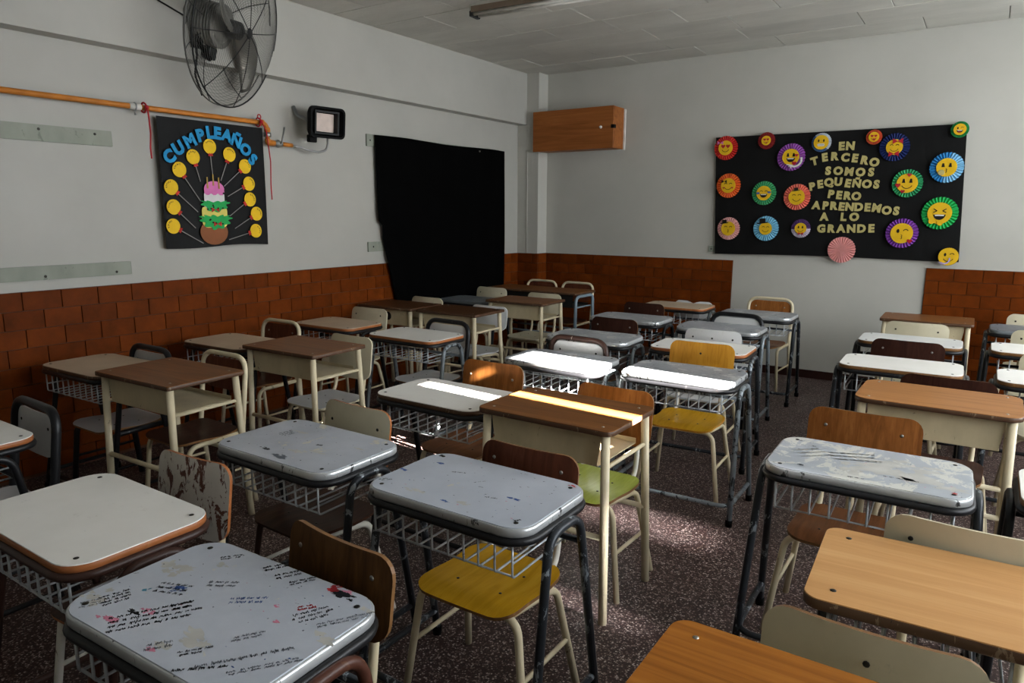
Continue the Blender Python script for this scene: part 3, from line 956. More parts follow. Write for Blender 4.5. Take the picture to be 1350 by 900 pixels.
def ribbon(mb, pts, w, z):
    for i in range(len(pts) - 1):
        (x0, y0), (x1, y1) = pts[i], pts[i + 1]
        L = math.hypot(x1 - x0, y1 - y0) or 1e-6
        nx, ny = -(y1 - y0) / L * w / 2, (x1 - x0) / L * w / 2
        mb.add([(x0 + nx, y0 + ny, z), (x0 - nx, y0 - ny, z), (x1 - nx, y1 - ny, z), (x1 + nx, y1 + ny, z)], [(0, 1, 2, 3)])


def blot(mb, cx, cy, rx, ry, z, rnd, n=14):
    pts = []
    for k in range(n):
        a = 2 * PI * k / n
        q = rnd.uniform(0.4, 1.25)
        pts.append((cx + rx * q * math.cos(a), cy + ry * q * math.sin(a), z))
    mb.add(pts, [list(range(n))])


def marks(parent, name, z, strokes, blots, seed, specks=60):
    rnd = random.Random(seed)
    byc = {}
    for c, cx, cy, w, h, ang, rows_, wd in strokes:
        m = byc.setdefault(c, MB())
        ca, sa = math.cos(math.radians(ang)), math.sin(math.radians(ang))
        lh = min(h / rows_ * 0.42, 0.0055)
        for r in range(rows_):
            yy = h / 2 - h * (r + 0.5) / rows_
            x = -w / 2 + rnd.uniform(0, 0.01)
            while x < w / 2:
                n = rnd.randint(6, 16)
                pts = []
                px_ = x
                for k in range(n + 1):
                    up_ = (1 if k % 2 else -1) * rnd.uniform(0.3, 1.0) * (1.5 if rnd.random() < 0.12 else 1.0)
                    pts.append((px_ + rnd.uniform(-0.0012, 0.0012), yy + lh * up_ + rnd.uniform(-0.0006, 0.0006)))
                    px_ += rnd.uniform(0.0002, 0.0022)
                ribbon(m, [(cx + a * ca - b * sa, cy + a * sa + b * ca) for a, b in pts], wd * 0.55, z)
                x = px_ + rnd.uniform(0.002, 0.006)
    for c, cx, cy, rx, ry in blots:
        m = byc.setdefault(c, MB())
        for k in range(9):
            q = rnd.uniform(0.15, 0.6)
            blot(m, cx + rnd.gauss(0, 0.42) * rx, cy + rnd.gauss(0, 0.42) * ry, rx * q, ry * q, z - 0.0004 + 0.00003 * k, rnd)
    for k in range(specks):
        m = byc.setdefault(rnd.choice('kkbgggcp'), MB())
        blot(m, rnd.uniform(-0.27, 0.27), rnd.uniform(-0.17, 0.17), rnd.uniform(0.0008, 0.005), rnd.uniform(0.0008, 0.0025), z - 0.0002, rnd, 7)
    for c, m in byc.items():
        o = part(name, m.mesh(name, INKN[c]), parent)
        o['kind'] = 'stuff'


tops = [c for c in graf.children if c.name.startswith('tabletop')][0]
marks(tops, 'pen_marks', BZ + 0.0006,
      [('k', -0.215, -0.103, 0.06, 0.05, 70, 4, 0.002), ('k', -0.151, -0.017, 0.07, 0.05, 20, 3, 0.0018), ('b', -0.14, -0.012, 0.03, 0.025, 40, 3, 0.002),
       ('k', -0.036, 0.165, 0.05, 0.026, 58, 2, 0.0024), ('k', 0.018, 0.160, 0.055, 0.03, 58, 2, 0.0024), ('k', 0.066, 0.155, 0.06, 0.02, 58, 2, 0.0024),
       ('k', -0.085, -0.105, 0.16, 0.07, 57, 4, 0.0022), ('k', -0.069, -0.049, 0.04, 0.03, 60, 2, 0.0028), ('k', -0.167, 0.137, 0.04, 0.02, 50, 2, 0.0022),
       ('g', -0.081, 0.05, 0.06, 0.03, 30, 2, 0.0018), ('b', 0.028, 0.04, 0.07, 0.03, 35, 2, 0.0018), ('k', 0.187, 0.072, 0.07, 0.045, 60, 3, 0.0016), ('r', 0.154, 0.085, 0.025, 0.02, 50, 2, 0.003),
       ('k', 0.146, -0.155, 0.10, 0.012, 40, 1, 0.0022), ('g', 0.187, -0.093, 0.16, 0.014, 52, 1, 0.002), ('g', 0.240, -0.090, 0.12, 0.016, 52, 2, 0.0018), ('g', 0.139, -0.045, 0.06, 0.02, 55, 2, 0.0016),
       ('k', 0.091, -0.132, 0.05, 0.02, 50, 2, 0.002), ('g', 0.256, 0.095, 0.12, 0.02, 55, 2, 0.0014), ('g', 0.017, -0.158, 0.04, 0.03, 50, 2, 0.0016), ('g', -0.24, -0.146, 0.04, 0.03, 60, 3, 0.0014),
       ('r', 0.148, 0.170, 0.02, 0.03, 40, 4, 0.004)],
      [('k', 0.197, 0.168, 0.036, 0.015), ('r', 0.150, 0.172, 0.015, 0.014), ('k', 0.165, 0.165, 0.014, 0.006), ('p', -0.141, -0.150, 0.030, 0.014), ('p', -0.112, -0.095, 0.014, 0.008), ('k', -0.125, -0.112, 0.022, 0.006),
       ('c', -0.223, 0.035, 0.035, 0.028), ('c', 0.069, -0.099, 0.045, 0.024), ('c', 0.272, 0.030, 0.030, 0.016), ('c', -0.255, -0.120, 0.03, 0.02), ('t', -0.192, -0.049, 0.009, 0.009), ('b', -0.135, -0.005, 0.014, 0.009),
       ('p', 0.10, 0.06, 0.010, 0.006), ('p', 0.145, 0.02, 0.012, 0.005), ('c', 0.03, -0.152, 0.024, 0.014), ('p', 0.02, -0.165, 0.016, 0.008), ('c', -0.15, 0.11, 0.016, 0.01), ('c', 0.268, 0.150, 0.018, 0.012), ('p', 0.18, 0.18, 0.02, 0.005)], 3)
d3 = [o for o in COL.objects if o.get('label', '').startswith('grey desk with a black paint stain')][0]
marks([c for c in d3.children if c.name.startswith('tabletop')][0], 'paint_stains', BZ + 0.0006,
      [('k', 0.054, 0.006, 0.03, 0.008, 30, 1, 0.004), ('k', -0.15, 0.03, 0.05, 0.05, 80, 4, 0.0016)],
      [('k', -0.067, -0.120, 0.032, 0.010), ('c', 0.045, -0.085, 0.04, 0.02), ('c', 0.10, -0.045, 0.045, 0.012), ('g', 0.03, -0.150, 0.05, 0.02), ('c', -0.12, 0.07, 0.05, 0.010), ('c', 0.20, 0.06, 0.03, 0.01), ('k', 0.055, 0.008, 0.014, 0.005)], 5)
d4 = [o for o in COL.objects if o.get('label', '').startswith('pale grey desk with blue specks')][0]
marks([c for c in d4.children if c.name.startswith('tabletop')][0], 'paint_specks', BZ + 0.0006,
      [('k', -0.11, 0.058, 0.05, 0.01, 20, 1, 0.002), ('k', -0.009, 0.03, 0.04, 0.006, 50, 1, 0.002), ('k', 0.083, -0.05, 0.03, 0.01, 10, 1, 0.002), ('k', -0.265, -0.12, 0.03, 0.02, 50, 2, 0.002), ('k', 0.235, -0.14, 0.01, 0.012, 60, 1, 0.003)],
      [('b', 0.155, -0.017, 0.022, 0.010), ('c', 0.05, -0.125, 0.035, 0.016), ('c', -0.129, -0.130, 0.04, 0.012), ('r', 0.245, 0.165, 0.012, 0.006), ('b', -0.27, -0.02, 0.02, 0.008), ('b', 0.0, -0.14, 0.018, 0.008), ('k', -0.255, 0.15, 0.014, 0.008), ('b', -0.21, 0.09, 0.015, 0.01), ('g', 0.02, 0.0, 0.006, 0.004)], 8)
d9 = [o for o in COL.objects if o.get('label', '').startswith('grey desk with large cream flaked')][0]
marks([c for c in d9.children if c.name.startswith('tabletop')][0], 'paint_flakes', BZ + 0.0006,
      [('k', -0.02, -0.155, 0.05, 0.012, 0, 1, 0.003), ('k', 0.10, -0.09, 0.10, 0.012, 0, 1, 0.0016), ('c', -0.18, 0.02, 0.1, 0.1, 40, 3, 0.004), ('c', -0.05, 0.05, 0.15, 0.1, 20, 3, 0.006)],
      [('k', -0.185, -0.125, 0.014, 0.007), ('r', 0.245, -0.135, 0.012, 0.007), ('c', 0.10, -0.02, 0.13, 0.07), ('c', 0.17, -0.07, 0.09, 0.05), ('c', -0.04, -0.07, 0.04, 0.05), ('c', 0.13, 0.05, 0.09, 0.04), ('k', -0.23, 0.14, 0.006, 0.004), ('k', -0.18, 0.10, 0.006, 0.004)], 11)

# ------------------------------------------------------------------ wall things on the left wall
WX = XL + 0.0


def rail(label, y0, y1, z0, z1, holes, x=None, back=False, group=None):
    """flat painted metal rail screwed on a wall (left wall, or the back wall when back=True)"""
    mid, hw = (y0 + y1) / 2, (y1 - y0) / 2
    me = MB().bbox(-hw, hw, -0.016, 0.0, -(z1 - z0) / 2, (z1 - z0) / 2, 0.003).mesh('wall_rail', 'aluminium_rail_paint')
    loc = (mid, YB, (z0 + z1) / 2) if back else (XL, mid, (z0 + z1) / 2)
    o = thing('wall_rail', label, 'rail', loc, 0 if back else PI / 2, group, me)
    for h, dz in holes:
        part('screw', screw_mesh('screw_dark', 0.008), o, (h - mid, -0.0165, dz), (PI / 2, 0, 0))
    return o


RG = 'painted metal rails on the walls'
rail('upper grey green metal rail at left, above the tiles and below the orange pipe', -0.9, 2.30, 1.905, 1.995, [(1.9, 0.02), (2.2, 0.02)], group=RG)
rail('lower grey green metal rail at left, just above the tiles', -0.9, 2.345, 1.135, 1.215, [(1.85, -0.02), (2.25, -0.02)], group=RG)
rail('metal rail the black curtain hangs from, its left end showing', 4.42, 6.35, 2.075, 2.175, [(4.46, 0)], group=RG)
rail('lower metal rail behind the black curtain, its left end showing', 4.40, 6.35, 1.185, 1.27, [(4.46, 0)], group=RG)
rail('metal rail behind the banner on the back wall, its left end showing', -2.30, -0.3, 1.15, 1.21, [(-2.27, 0)], back=True, group=RG)


# black curtain, wavy cloth
def curtain():
    m = MB()
    nu, nv = 48, 40
    vs = []
    for j in range(nv + 1):
        v = j / nv
        z = 2.172 - 1.60 * v
        yl = 4.495 + (0.05 if v > 0.46 else 0.012 * v) + max(0, v - 0.55) * 0.42
        yr = 6.455 - 0.03 * v - 0.05 * max(0, v - 0.9)
        for i in range(nu + 1):
            u = i / nu
            x = XL + 0.030 + 0.012 * math.sin(u * 37 + 1.5 * math.sin(v * 3)) * (0.25 + v) + 0.012 * v
            vs.append((x, yl + (yr - yl) * u, z - 0.012 * (u < 0.0) + 0.006 * math.sin(u * 9)))
    fs = [(j * (nu + 1) + i, j * (nu + 1) + i + 1, (j + 1) * (nu + 1) + i + 1, (j + 1) * (nu + 1) + i) for j in range(nv) for i in range(nu)]
    m.add(vs, fs, 0, True)
    return m


cur = thing('black_curtain', 'large black cloth curtain hung on the left wall near the corner', 'curtain', me=curtain().mesh('black_curtain', 'black_curtain_cloth'))
sol = cur.modifiers.new('thick', 'SOLIDIFY')
sol.thickness = 0.004
part('pin', MB().lathe([(0.0001, 0.01), (0.008, 0.008), (0.008, 0)], 8, (XL + 0.045, 5.98, 2.14), 'X').mesh('pin', 'screw_steel'), cur)


# ---- drawing helpers for flat cut-outs in a local XZ plane that faces -Y
def disc(mb, cx, cz, rx, rz_, y, th=0.003, n=24, a0=0):
    pts = [(cx + rx * math.cos(2 * PI * k / n + a0), cz + rz_ * math.sin(2 * PI * k / n + a0)) for k in range(n)]
    return cut(mb, pts, y, th)


def cut(mb, pts, y, th=0.003):
    n = len(pts)
    # keep a consistent winding so the front faces -Y
    ar = sum(pts[i][0] * pts[(i + 1) % n][1] - pts[(i + 1) % n][0] * pts[i][1] for i in range(n))
    if ar < 0:
        pts = pts[::-1]
    vs = [(a, y - th, b) for a, b in pts] + [(a, y, b) for a, b in pts]
    mb.add(vs, [list(range(n)), [n + i for i in range(n)][::-1]] + [(i, n + i, n + (i + 1) % n, (i + 1) % n) for i in range(n)])
    return mb


def strip(mb, pts, w, y, th=0.002):
    """ribbon of width w along 2D pts"""
    for i in range(len(pts) - 1):
        (x0, z0), (x1, z1) = pts[i], pts[i + 1]
        L = math.hypot(x1 - x0, z1 - z0) or 1e-6
        nx, nz = -(z1 - z0) / L * w / 2, (x1 - x0) / L * w / 2
        cut(mb, [(x0 + nx, z0 + nz), (x0 - nx, z0 - nz), (x1 - nx, z1 - nz), (x1 + nx, z1 + nz)], y, th)
    return mb


def arc(cx, cz, r, a0, a1, n=8, sq=1.0):
    return [(cx + r * math.cos(math.radians(a0 + (a1 - a0) * k / n)), cz + sq * r * math.sin(math.radians(a0 + (a1 - a0) * k / n))) for k in range(n + 1)]


def heart(cx, cz, s):
    out = []
    for k in range(18):
        a = 2 * PI * k / 18
        out.append((cx + s * 16 * math.sin(a) ** 3 / 16, cz + s * (13 * math.cos(a) - 5 * math.cos(2 * a) - 2 * math.cos(3 * a) - math.cos(4 * a)) / 16))
    return out


GLYPH = {}


def glyph(ch, size, bold, th, mat):
    key = (ch, round(size, 4), mat)
    if key in GLYPH:
        return GLYPH[key]
    cu = bpy.data.curves.new('letter', 'FONT')
    cu.body = ch
    cu.size = size
    cu.align_x = 'CENTER'
    cu.offset = bold
    cu.extrude = th / 2
    cu.resolution_u = 3
    ob = bpy.data.objects.new('letter_source', cu)
    COL.objects.link(ob)
    dg = bpy.context.evaluated_depsgraph_get()
    me = bpy.data.meshes.new_from_object(ob.evaluated_get(dg))
    bpy.data.objects.remove(ob)
    # stand up, facing -Y, centred in height (accents stick out above)
    cap = size * 0.70
    for v in me.vertices:
        x, y_, z_ = v.co
        v.co = (x, -z_, y_ - cap / 2)
    me.materials.clear()
    me.materials.append(MATS[mat])
    me.name = 'letter'
    GLYPH[key] = me
    return me


# ---- birthday poster
def cloth(w, h, nx, nz, wob, seed, skew=0.0, hem=0.0):
    rnd = random.Random(seed)
    ph = [rnd.uniform(0, 6) for _ in range(6)]
    vs = []
    for j in range(nz + 1):
        v = j / nz
        for i in range(nx + 1):
            u = i / nx
            y = wob * (0.35 + v) * (math.sin(u * 7 + ph[0]) * 0.6 + math.sin(u * 15 + v * 2 + ph[1]) * 0.3 + math.sin(v * 5 + ph[2]) * 0.3)
            z = -h * v + (hem * math.sin(u * 6.0 + ph[3]) if j == nz else 0)
            vs.append(((u - 0.5) * w + skew * v, y, z))
    fs = [(j * (nx + 1) + i, (j + 1) * (nx + 1) + i, (j + 1) * (nx + 1) + i + 1, j * (nx + 1) + i + 1) for j in range(nz) for i in range(nx)]
    return MB().add(vs, fs, 0, True)


for nm, c in (('paper_blue', '#1f86b8'), ('balloon_yellow', '#e2b81d'), ('paper_red', '#b02a22'), ('string_grey', '#8e8a86'), ('cake_brown', '#7f4c2c'), ('icing_green', '#1f9a4c'),
              ('cake_yellow', '#d6c765'), ('icing_white', '#d3cfcd'), ('icing_pink', '#cf6fa8'), ('candle_gold', '#a98a3f'), ('paper_black', '#17130f'), ('foam_gold', '#b3a66b')):
    plain(nm, c, 0.6, var=0.08)
PY0, PZ0 = 2.955, 2.113      # middle of the poster's top edge
PX = XL + 0.055
poster = thing('birthday_poster', 'black cloth birthday poster with a cake and yellow balloons under the orange pipe', 'poster', (PX, PY0, PZ0), PI / 2,
               me=cloth(0.785, 0.825, 24, 16, 0.006, 3, hem=0.008).mesh('birthday_poster', 'black_banner_cloth'))
YL = -0.012


def pl(y, z):
    return (y - PY0), (z - PZ0)


for k, (ch, y, z) in enumerate([('C', 2.617, 1.868), ('U', 2.684, 1.925), ('M', 2.768, 1.977), ('P', 2.845, 2.018), ('L', 2.915, 2.043), ('E', 2.972, 2.044), ('A', 3.045, 2.036), ('Ñ', 3.116, 2.005), ('O', 3.186, 1.952), ('S', 3.240, 1.888)]):
    ang = (34, 30, 26, 16, 6, -4, -14, -22, -32, -40)[k]
    a, b = pl(y, z)
    part('letter', glyph(ch, 0.105, 0.006, 0.004, 'paper_blue'), poster, (a, YL - 0.004, b), (0, -math.radians(ang), 0))
for k, (by, bz, ey, ez) in enumerate([(2.910, 1.951, 2.918, 1.742), (2.784, 1.875, 2.825, 1.719), (2.681, 1.789, 2.815, 1.592), (2.616, 1.676, 2.791, 1.520), (2.622, 1.551, 2.766, 1.414), (2.609, 1.429, 2.814, 1.312),
                                      (3.056, 1.909, 2.977, 1.731), (3.174, 1.836, 3.000, 1.694), (3.198, 1.718, 3.023, 1.626), (3.199, 1.609, 3.030, 1.494), (3.246, 1.509, 3.063, 1.407), (3.232, 1.388, 3.011, 1.331)]):
    a, b = pl(by, bz)
    c, d = pl(ey, ez)
    L = math.hypot(c - a, d - b)
    ux, uz = (c - a) / L, (d - b) / L
    bl = part('balloon', disc(MB(), a, b, 0.047, 0.049, YL, 0.004).mesh('balloon', 'balloon_yellow'), poster)
    kx, kz = a + ux * 0.05, b + uz * 0.05
    kn = MB()
    cut(kn, [(kx - uz * 0.017 + ux * 0.012, kz + ux * 0.017 + uz * 0.012), (kx - uz * 0.012 - ux * 0.008, kz + ux * 0.012 - uz * 0.008), (kx - ux * 0.004, kz - uz * 0.004), (kx + uz * 0.012 - ux * 0.008, kz - ux * 0.012 - uz * 0.008), (kx + uz * 0.017 + ux * 0.012, kz - ux * 0.017 + uz * 0.012)], YL - 0.001, 0.005)
    part('knot', kn.mesh('knot', 'paper_red'), bl)
    part('string', strip(MB(), [(kx + ux * 0.008, kz + uz * 0.008), (c, d)], 0.0045, YL, 0.003).mesh('string', 'string_grey'), bl)
    nm_ = MB()
    rn = random.Random(k)
    base = math.degrees(math.atan2(-uz, -ux))
    for q in range(6):
        t = math.radians(base - 42 + 84 * q / 5)
        x, z = a + 0.034 * math.cos(t), b + 0.034 * math.sin(t)
        strip(nm_, [(x - 0.005 * math.cos(t) + rn.uniform(-.002, .002), z - 0.005 * math.sin(t)), (x + 0.005 * math.cos(t), z + 0.005 * math.sin(t) + rn.uniform(-.002, .002))], 0.003, YL - 0.004, 0.0006)
        if q % 2:
            strip(nm_, [(x, z), (x - 0.006 * math.sin(t), z + 0.006 * math.cos(t))], 0.0025, YL - 0.004, 0.0006)
    part('name_mark', nm_.mesh('name_mark', 'paper_black'), bl)


def blobrow(cx, cz, w, h, n, drip):
    """scalloped icing outline"""
    top = [(cx - w / 2 + w * k / 10, cz + h / 2 * (1 - 0.15 * abs(k - 5) / 5)) for k in range(11)]
    bot = []
    for k in range(n):
        x0 = cx + w / 2 - w * k / n
        for q in range(4):
            bot.append((x0 - w / n * (q / 3.0), cz - h / 2 - drip * math.sin(PI * q / 3.0)))
    return top + bot


def ruffle(cx, cz, rx_, rz_, n):
    """crinkled icing: a sagging band with a lobed outline"""
    out = []
    m_ = n * 6
    for k in range(m_):
        t = 2 * PI * k / m_
        q = 1.0 + 0.16 * math.cos(n * t)
        out.append((cx + rx_ * q * math.cos(t), cz + rz_ * q * math.sin(t) + 0.028 * math.cos(t) ** 2))
    return out


cake = part('cake', MB().mesh('cake', 'cake_brown'), poster)
cake.data = cut(MB(), [(pl(2.90 + 0.104 * math.cos(t) * (1.0), 0)[0], pl(0, 1.385 + (0.085 * math.sin(t) if math.sin(t) < 0 else 0.085 * math.sin(t)))[1]) for t in [2 * PI * k / 24 for k in range(24)]], YL, 0.004).mesh('cake', 'cake_brown')


def cakepart(name, pts, lvl, mat):
    part(name, cut(MB(), pts, YL - 0.002 * lvl, 0.003).mesh(name, mat), cake)


a, b = pl(2.912, 1.49)
cakepart('sponge', [(a + q[0], b + q[1]) for q in rrect(0.19, 0.15, 0.04)], 1, 'cake_yellow')
a, b = pl(2.916, 1.60)
cakepart('cream_layer', [(a + q[0], b + q[1]) for q in rrect(0.152, 0.12, 0.03)], 2, 'icing_white')
a, b = pl(2.918, 1.675)
cakepart('pink_icing', [(a + 0.076 * math.cos(PI * k / 12), b - 0.005 + 0.055 * math.sin(PI * k / 12)) for k in range(13)] + [q for n_ in range(3) for q in [(a - 0.076 + 0.0507 * (n_ + f), b - 0.03 - 0.014 * math.sin(PI * f)) for f in (0.05, 0.35, 0.65, 0.95)]], 3, 'icing_pink')
a, b = pl(2.916, 1.45)
cakepart('green_icing', ruffle(a, b, 0.112, 0.045, 11), 3, 'icing_green')
a, b = pl(2.918, 1.555)
cakepart('green_icing', ruffle(a, b, 0.100, 0.034, 9), 4, 'icing_green')
for y in (2.868, 2.912, 2.953):
    a, b = pl(y, 1.73 + (0.02 if y == 2.912 else 0))
    cakepart('candle', [(a - 0.005, b - 0.055), (a + 0.005, b - 0.055), (a + 0.004, b + 0.02), (a - 0.004, b + 0.02)], 5, 'candle_gold')
for y, z in ((2.915, 1.535), (2.925, 1.44)):
    a, b = pl(y, z)
    m = MB()
    cut(m, [(a, b), (a - 0.028, b + 0.016), (a - 0.028, b - 0.016)], YL - 0.010, 0.003)
    cut(m, [(a, b), (a + 0.028, b + 0.016), (a + 0.028, b - 0.016)], YL - 0.010, 0.003)
    part('bow', m.mesh('bow', 'paper_red'), cake)
rn = random.Random(4)
for n_ in range(14):
    a, b = pl(2.916 + rn.uniform(-0.09, 0.09), rn.choice((1.46, 1.44, 1.555, 1.545, 1.655)) + rn.uniform(-0.015, 0.015))
    part('berry', disc(MB(), a, b, 0.006, 0.006, YL - 0.010, 0.003, 8).mesh('berry', 'paper_black'), cake)

# ---- orange gas pipe with clamp, elbow, valve and hose
PIPX = XL + 0.06
pipe = thing('gas_pipe', 'orange painted gas pipe running along the left wall above the poster', 'pipe', (PIPX, 3.38, 2.15))
PI0 = Vector((PIPX, 3.38, 2.15))


def rel(pts, o=PI0):
    return [Vector(p) - o for p in pts]


part('pipe_run', MB().tube(fillet(rel([(PIPX, -1.5, 2.15), (PIPX, 3.385, 2.15), (PIPX, 3.385, 2.03)]), 0.05, 6), 0.0165, 10).mesh('pipe_run', 'pipe_orange'), pipe)
part('elbow', MB().tube(rel([(PIPX, 3.33, 2.15), (PIPX, 3.352, 2.15)]), 0.022, 10).tube(rel([(PIPX, 3.385, 2.118), (PIPX, 3.385, 2.09)]), 0.022, 10).mesh('elbow', 'pipe_orange'), pipe)
part('elbow', MB().tube(fillet(rel([(PIPX, 3.385, 2.04), (PIPX, 3.385, 2.015), (PIPX, 3.44, 2.015)]), 0.03, 5), 0.022, 10).mesh('elbow', 'pipe_orange'), pipe)
part('union_nut', MB().tube(rel([(PIPX, 3.385, 2.085), (PIPX, 3.385, 2.055)]), 0.026, 6).mesh('union_nut', 'galvanized'), pipe)
vb = part('valve', MB().lathe([(0.0001, -0.035), (0.018, -0.033), (0.02, -0.015), (0.028, -0.008), (0.030, 0.0), (0.028, 0.008), (0.02, 0.015), (0.018, 0.033), (0.0001, 0.035)], 12, tuple(rel([(PIPX, 3.475, 2.015)])[0]), 'Y').mesh('valve', 'galvanized'), pipe)
part('valve_handle', MB().tube(fillet(rel([(PIPX + 0.02, 3.475, 2.015), (PIPX + 0.045, 3.475, 2.02), (PIPX + 0.05, 3.50, 2.13)]), 0.012, 4), 0.007, 8).mesh('valve_handle', 'galvanized'), vb)
part('pipe_end', MB().tube(rel([(PIPX, 3.508, 2.015), (PIPX, 3.60, 2.012)]), 0.0155, 10).mesh('pipe_end', 'pipe_orange'), pipe)
hs = [(PIPX, 3.60, 2.012), (PIPX + 0.01, 3.66, 2.005), (PIPX + 0.03, 3.72, 1.985), (PIPX + 0.06, 3.80, 1.975), (PIPX + 0.09, 3.85, 1.99), (PIPX + 0.10, 3.86, 2.04), (PIPX + 0.10, 3.86, 2.10)]
part('hose', MB().tube(fillet(rel(hs), 0.04, 4), 0.008, 8).mesh('hose', 'hose_grey'), pipe)
cl = part('clamp', MB().tube([(0.021 * math.cos(t) + 0.0, -0.95, 0.021 * math.sin(t)) for t in [2 * PI * k / 14 for k in range(14)]], 0.005, 6, True).tube([(0, -0.95, -0.02), (0.0, -0.95, -0.05)], 0.006, 6).tube([(0, -0.95, 0.0), (-0.058, -0.95, 0.0)], 0.006, 6).mesh('clamp', 'galvanized'), pipe)
part('tape_wrap', MB().tube([(0, -0.985, 0), (0, -0.915, 0)], 0.0195, 10).mesh('tape_wrap', 'white_tape'), pipe)
part('wall_stub', MB().tube([(0, -3.5, 0), (-0.058, -3.5, 0)], 0.006, 6).mesh('wall_stub', 'galvanized'), pipe)

for y, z1, lab in ((2.485, 1.845, 'red ribbon tied round the orange pipe left of the poster'), (3.312, 1.61, 'red ribbon tied round the pipe at the poster right corner')):
    rb = thing('red_ribbon', lab, 'ribbon', (PIPX, y, 2.15), 0, 'red ribbons tied to the pipe')
    part('knot', MB().tube([(0.0295 * math.cos(t), 0.002 * math.sin(3 * t), 0.0295 * math.sin(t)) for t in [2 * PI * k / 14 for k in range(14)]], 0.0055, 6, True).lathe([(0.0001, -0.014), (0.012, -0.008), (0.014, 0), (0.011, 0.01), (0.0001, 0.014)], 8, (0.034, 0, 0), 'X').mesh('knot', 'red_ribbon'), rb)
    if z1 < 1.7:
        part('loop', MB().tube([(0.015, 0.014 * math.cos(t), 0.036 + 0.016 * math.sin(t)) for t in [2 * PI * k / 10 for k in range(10)]], 0.004, 6, True).mesh('loop', 'red_ribbon'), rb)
    sh = 0.05 if z1 < 1.7 else 0.0
    tl = [(0.040, 0.0, 0), (0.04, 0.005 + 0.6 * sh, -0.06), (0.036, 0.01 + sh, (z1 - 2.15) * 0.5), (0.038, 0.0 + sh, (z1 - 2.15) * 0.8), (0.036, 0.004 + sh, z1 - 2.15)]
    part('tail', MB().tube(fillet(tl, 0.03, 3), 0.0045, 6).mesh('tail', 'red_ribbon'), rb)

# ---- gas heater
HX, HY, HZ = XL + 0.255, 3.775, 2.18
heater = thing('gas_heater', 'small black wall heater with a pale ceramic panel, right of the pipe', 'heater', (HX, HY, HZ), PI / 2 - math.radians(8))
heater.rotation_euler = (math.radians(6), 0, PI / 2 - math.radians(8))


def hood():
    m = MB()
    W0, H0 = 0.30, 0.225
    outer = rrect(W0, H0, 0.04, 5)
    inn = rrect(W0 * 0.90, H0 * 0.86, 0.03, 5)
    deep = rrect(W0 * 0.60, H0 * 0.60, 0.012, 5)
    n = len(outer)
    vs = [(a, 0.02, b) for a, b in outer] + [(a, -0.02, b) for a, b in outer] + [(a, -0.02, b) for a, b in inn] + [(a, 0.05, b) for a, b in deep] + [(a * 0.78, 0.085, b * 0.78) for a, b in outer]
    fs = []
    for r0, r1 in ((4, 0), (0, 1), (1, 2), (2, 3)):
        for i in range(n):
            j = (i + 1) % n
            fs.append((r0 * n + i, r0 * n + j, r1 * n + j, r1 * n + i))
    fs.append([4 * n + i for i in range(n)])
    return m.add(vs, fs)


part('hood', hood().mesh('hood', 'black_metal'), heater)
part('ceramic_panel', MB().bbox(-0.088, 0.088, 0.04, 0.05, -0.066, 0.066, 0.003).mesh('ceramic_panel', 'heater_ceramic'), heater)
part('reflector_frame', MB().box(-0.105, -0.092, -0.005, 0.045, -0.085, 0.085).box(0.092, 0.105, -0.005, 0.045, -0.085, 0.085).box(-0.092, 0.092, -0.005, 0.045, 0.072, 0.085).box(-0.092, 0.092, -0.005, 0.045, -0.085, -0.072).mesh('reflector_frame', 'dark_metal'), heater)
part('wall_arm', MB().tube(fillet([(-0.10, 0.08, 0.0), (-0.13, 0.20, 0.04), (-0.14, 0.235, 0.10)], 0.05, 4), 0.014, 8).mesh('wall_arm', 'galvanized'), heater)
part('wall_arm', MB().tube([(0.06, 0.08, -0.05), (0.06, 0.255, -0.05)], 0.010, 8).mesh('wall_arm', 'dark_metal'), heater)
part('gas_valve', MB().bbox(-0.13, -0.06, 0.03, 0.07, -0.15, -0.095, 0.006).mesh('gas_valve', 'black_metal'), heater)

# ---- industrial wall fan
FC = Vector((-4.154, 2.993, 2.669))
fan = thing('wall_fan', 'large industrial wall fan with round wire guard, above the birthday poster', 'fan', FC)
fan.rotation_euler = (0, math.radians(15), math.radians(25))
bpy.context.view_layer.update()
FM = Matrix.Translation(FC) @ fan.rotation_euler.to_matrix().to_4x4()
FI = FM.inverted()


def fl(p):
    return FI @ Vector(p)


FR = 0.48


def ring(r, x, wr=0.0016, seg=56):
    return [(x, r * math.cos(2 * PI * k / seg), r * math.sin(2 * PI * k / seg)) for k in range(seg)]


def fx(r):   # front guard, gently domed
    q = r / FR
    return 0.085 * (1 - q ** 2.6) + 0.02


def rx(r):
    q = r / FR
    return -0.12 * (1 - q ** 4) - 0.03


for nm, fn, r0 in (('front_guard_wires', fx, 0.04), ('rear_guard_wires', rx, 0.15)):
    m = MB()
    r = r0
    while r < FR - 0.008:
        m.tube(ring(r, fn(r)), 0.0011, 4, True)
        r += 0.0142 if fn is fx else 0.019
    o = part(nm, m.mesh(nm, 'guard_wire'), fan)
    o['kind'] = 'stuff'
    for k in range(8):
        a = 2 * PI * (k + (0.5 if fn is rx else 0)) / 8 + 0.2
        pts = [(fn(q), q * math.cos(a), q * math.sin(a)) for q in [r0 - 0.01 + (FR - r0 + 0.01) * j / 9 for j in range(10)]]
        part('guard_rib', MB().tube(pts, 0.0028, 6).mesh('guard_rib', 'dark_metal'), fan)
part('guard_ring', MB().tube(ring(FR, 0.02), 0.005, 8, True).mesh('guard_ring', 'dark_metal'), fan)
part('guard_ring', MB().tube(ring(FR, -0.03), 0.005, 8, True).mesh('guard_ring', 'guard_wire'), fan)
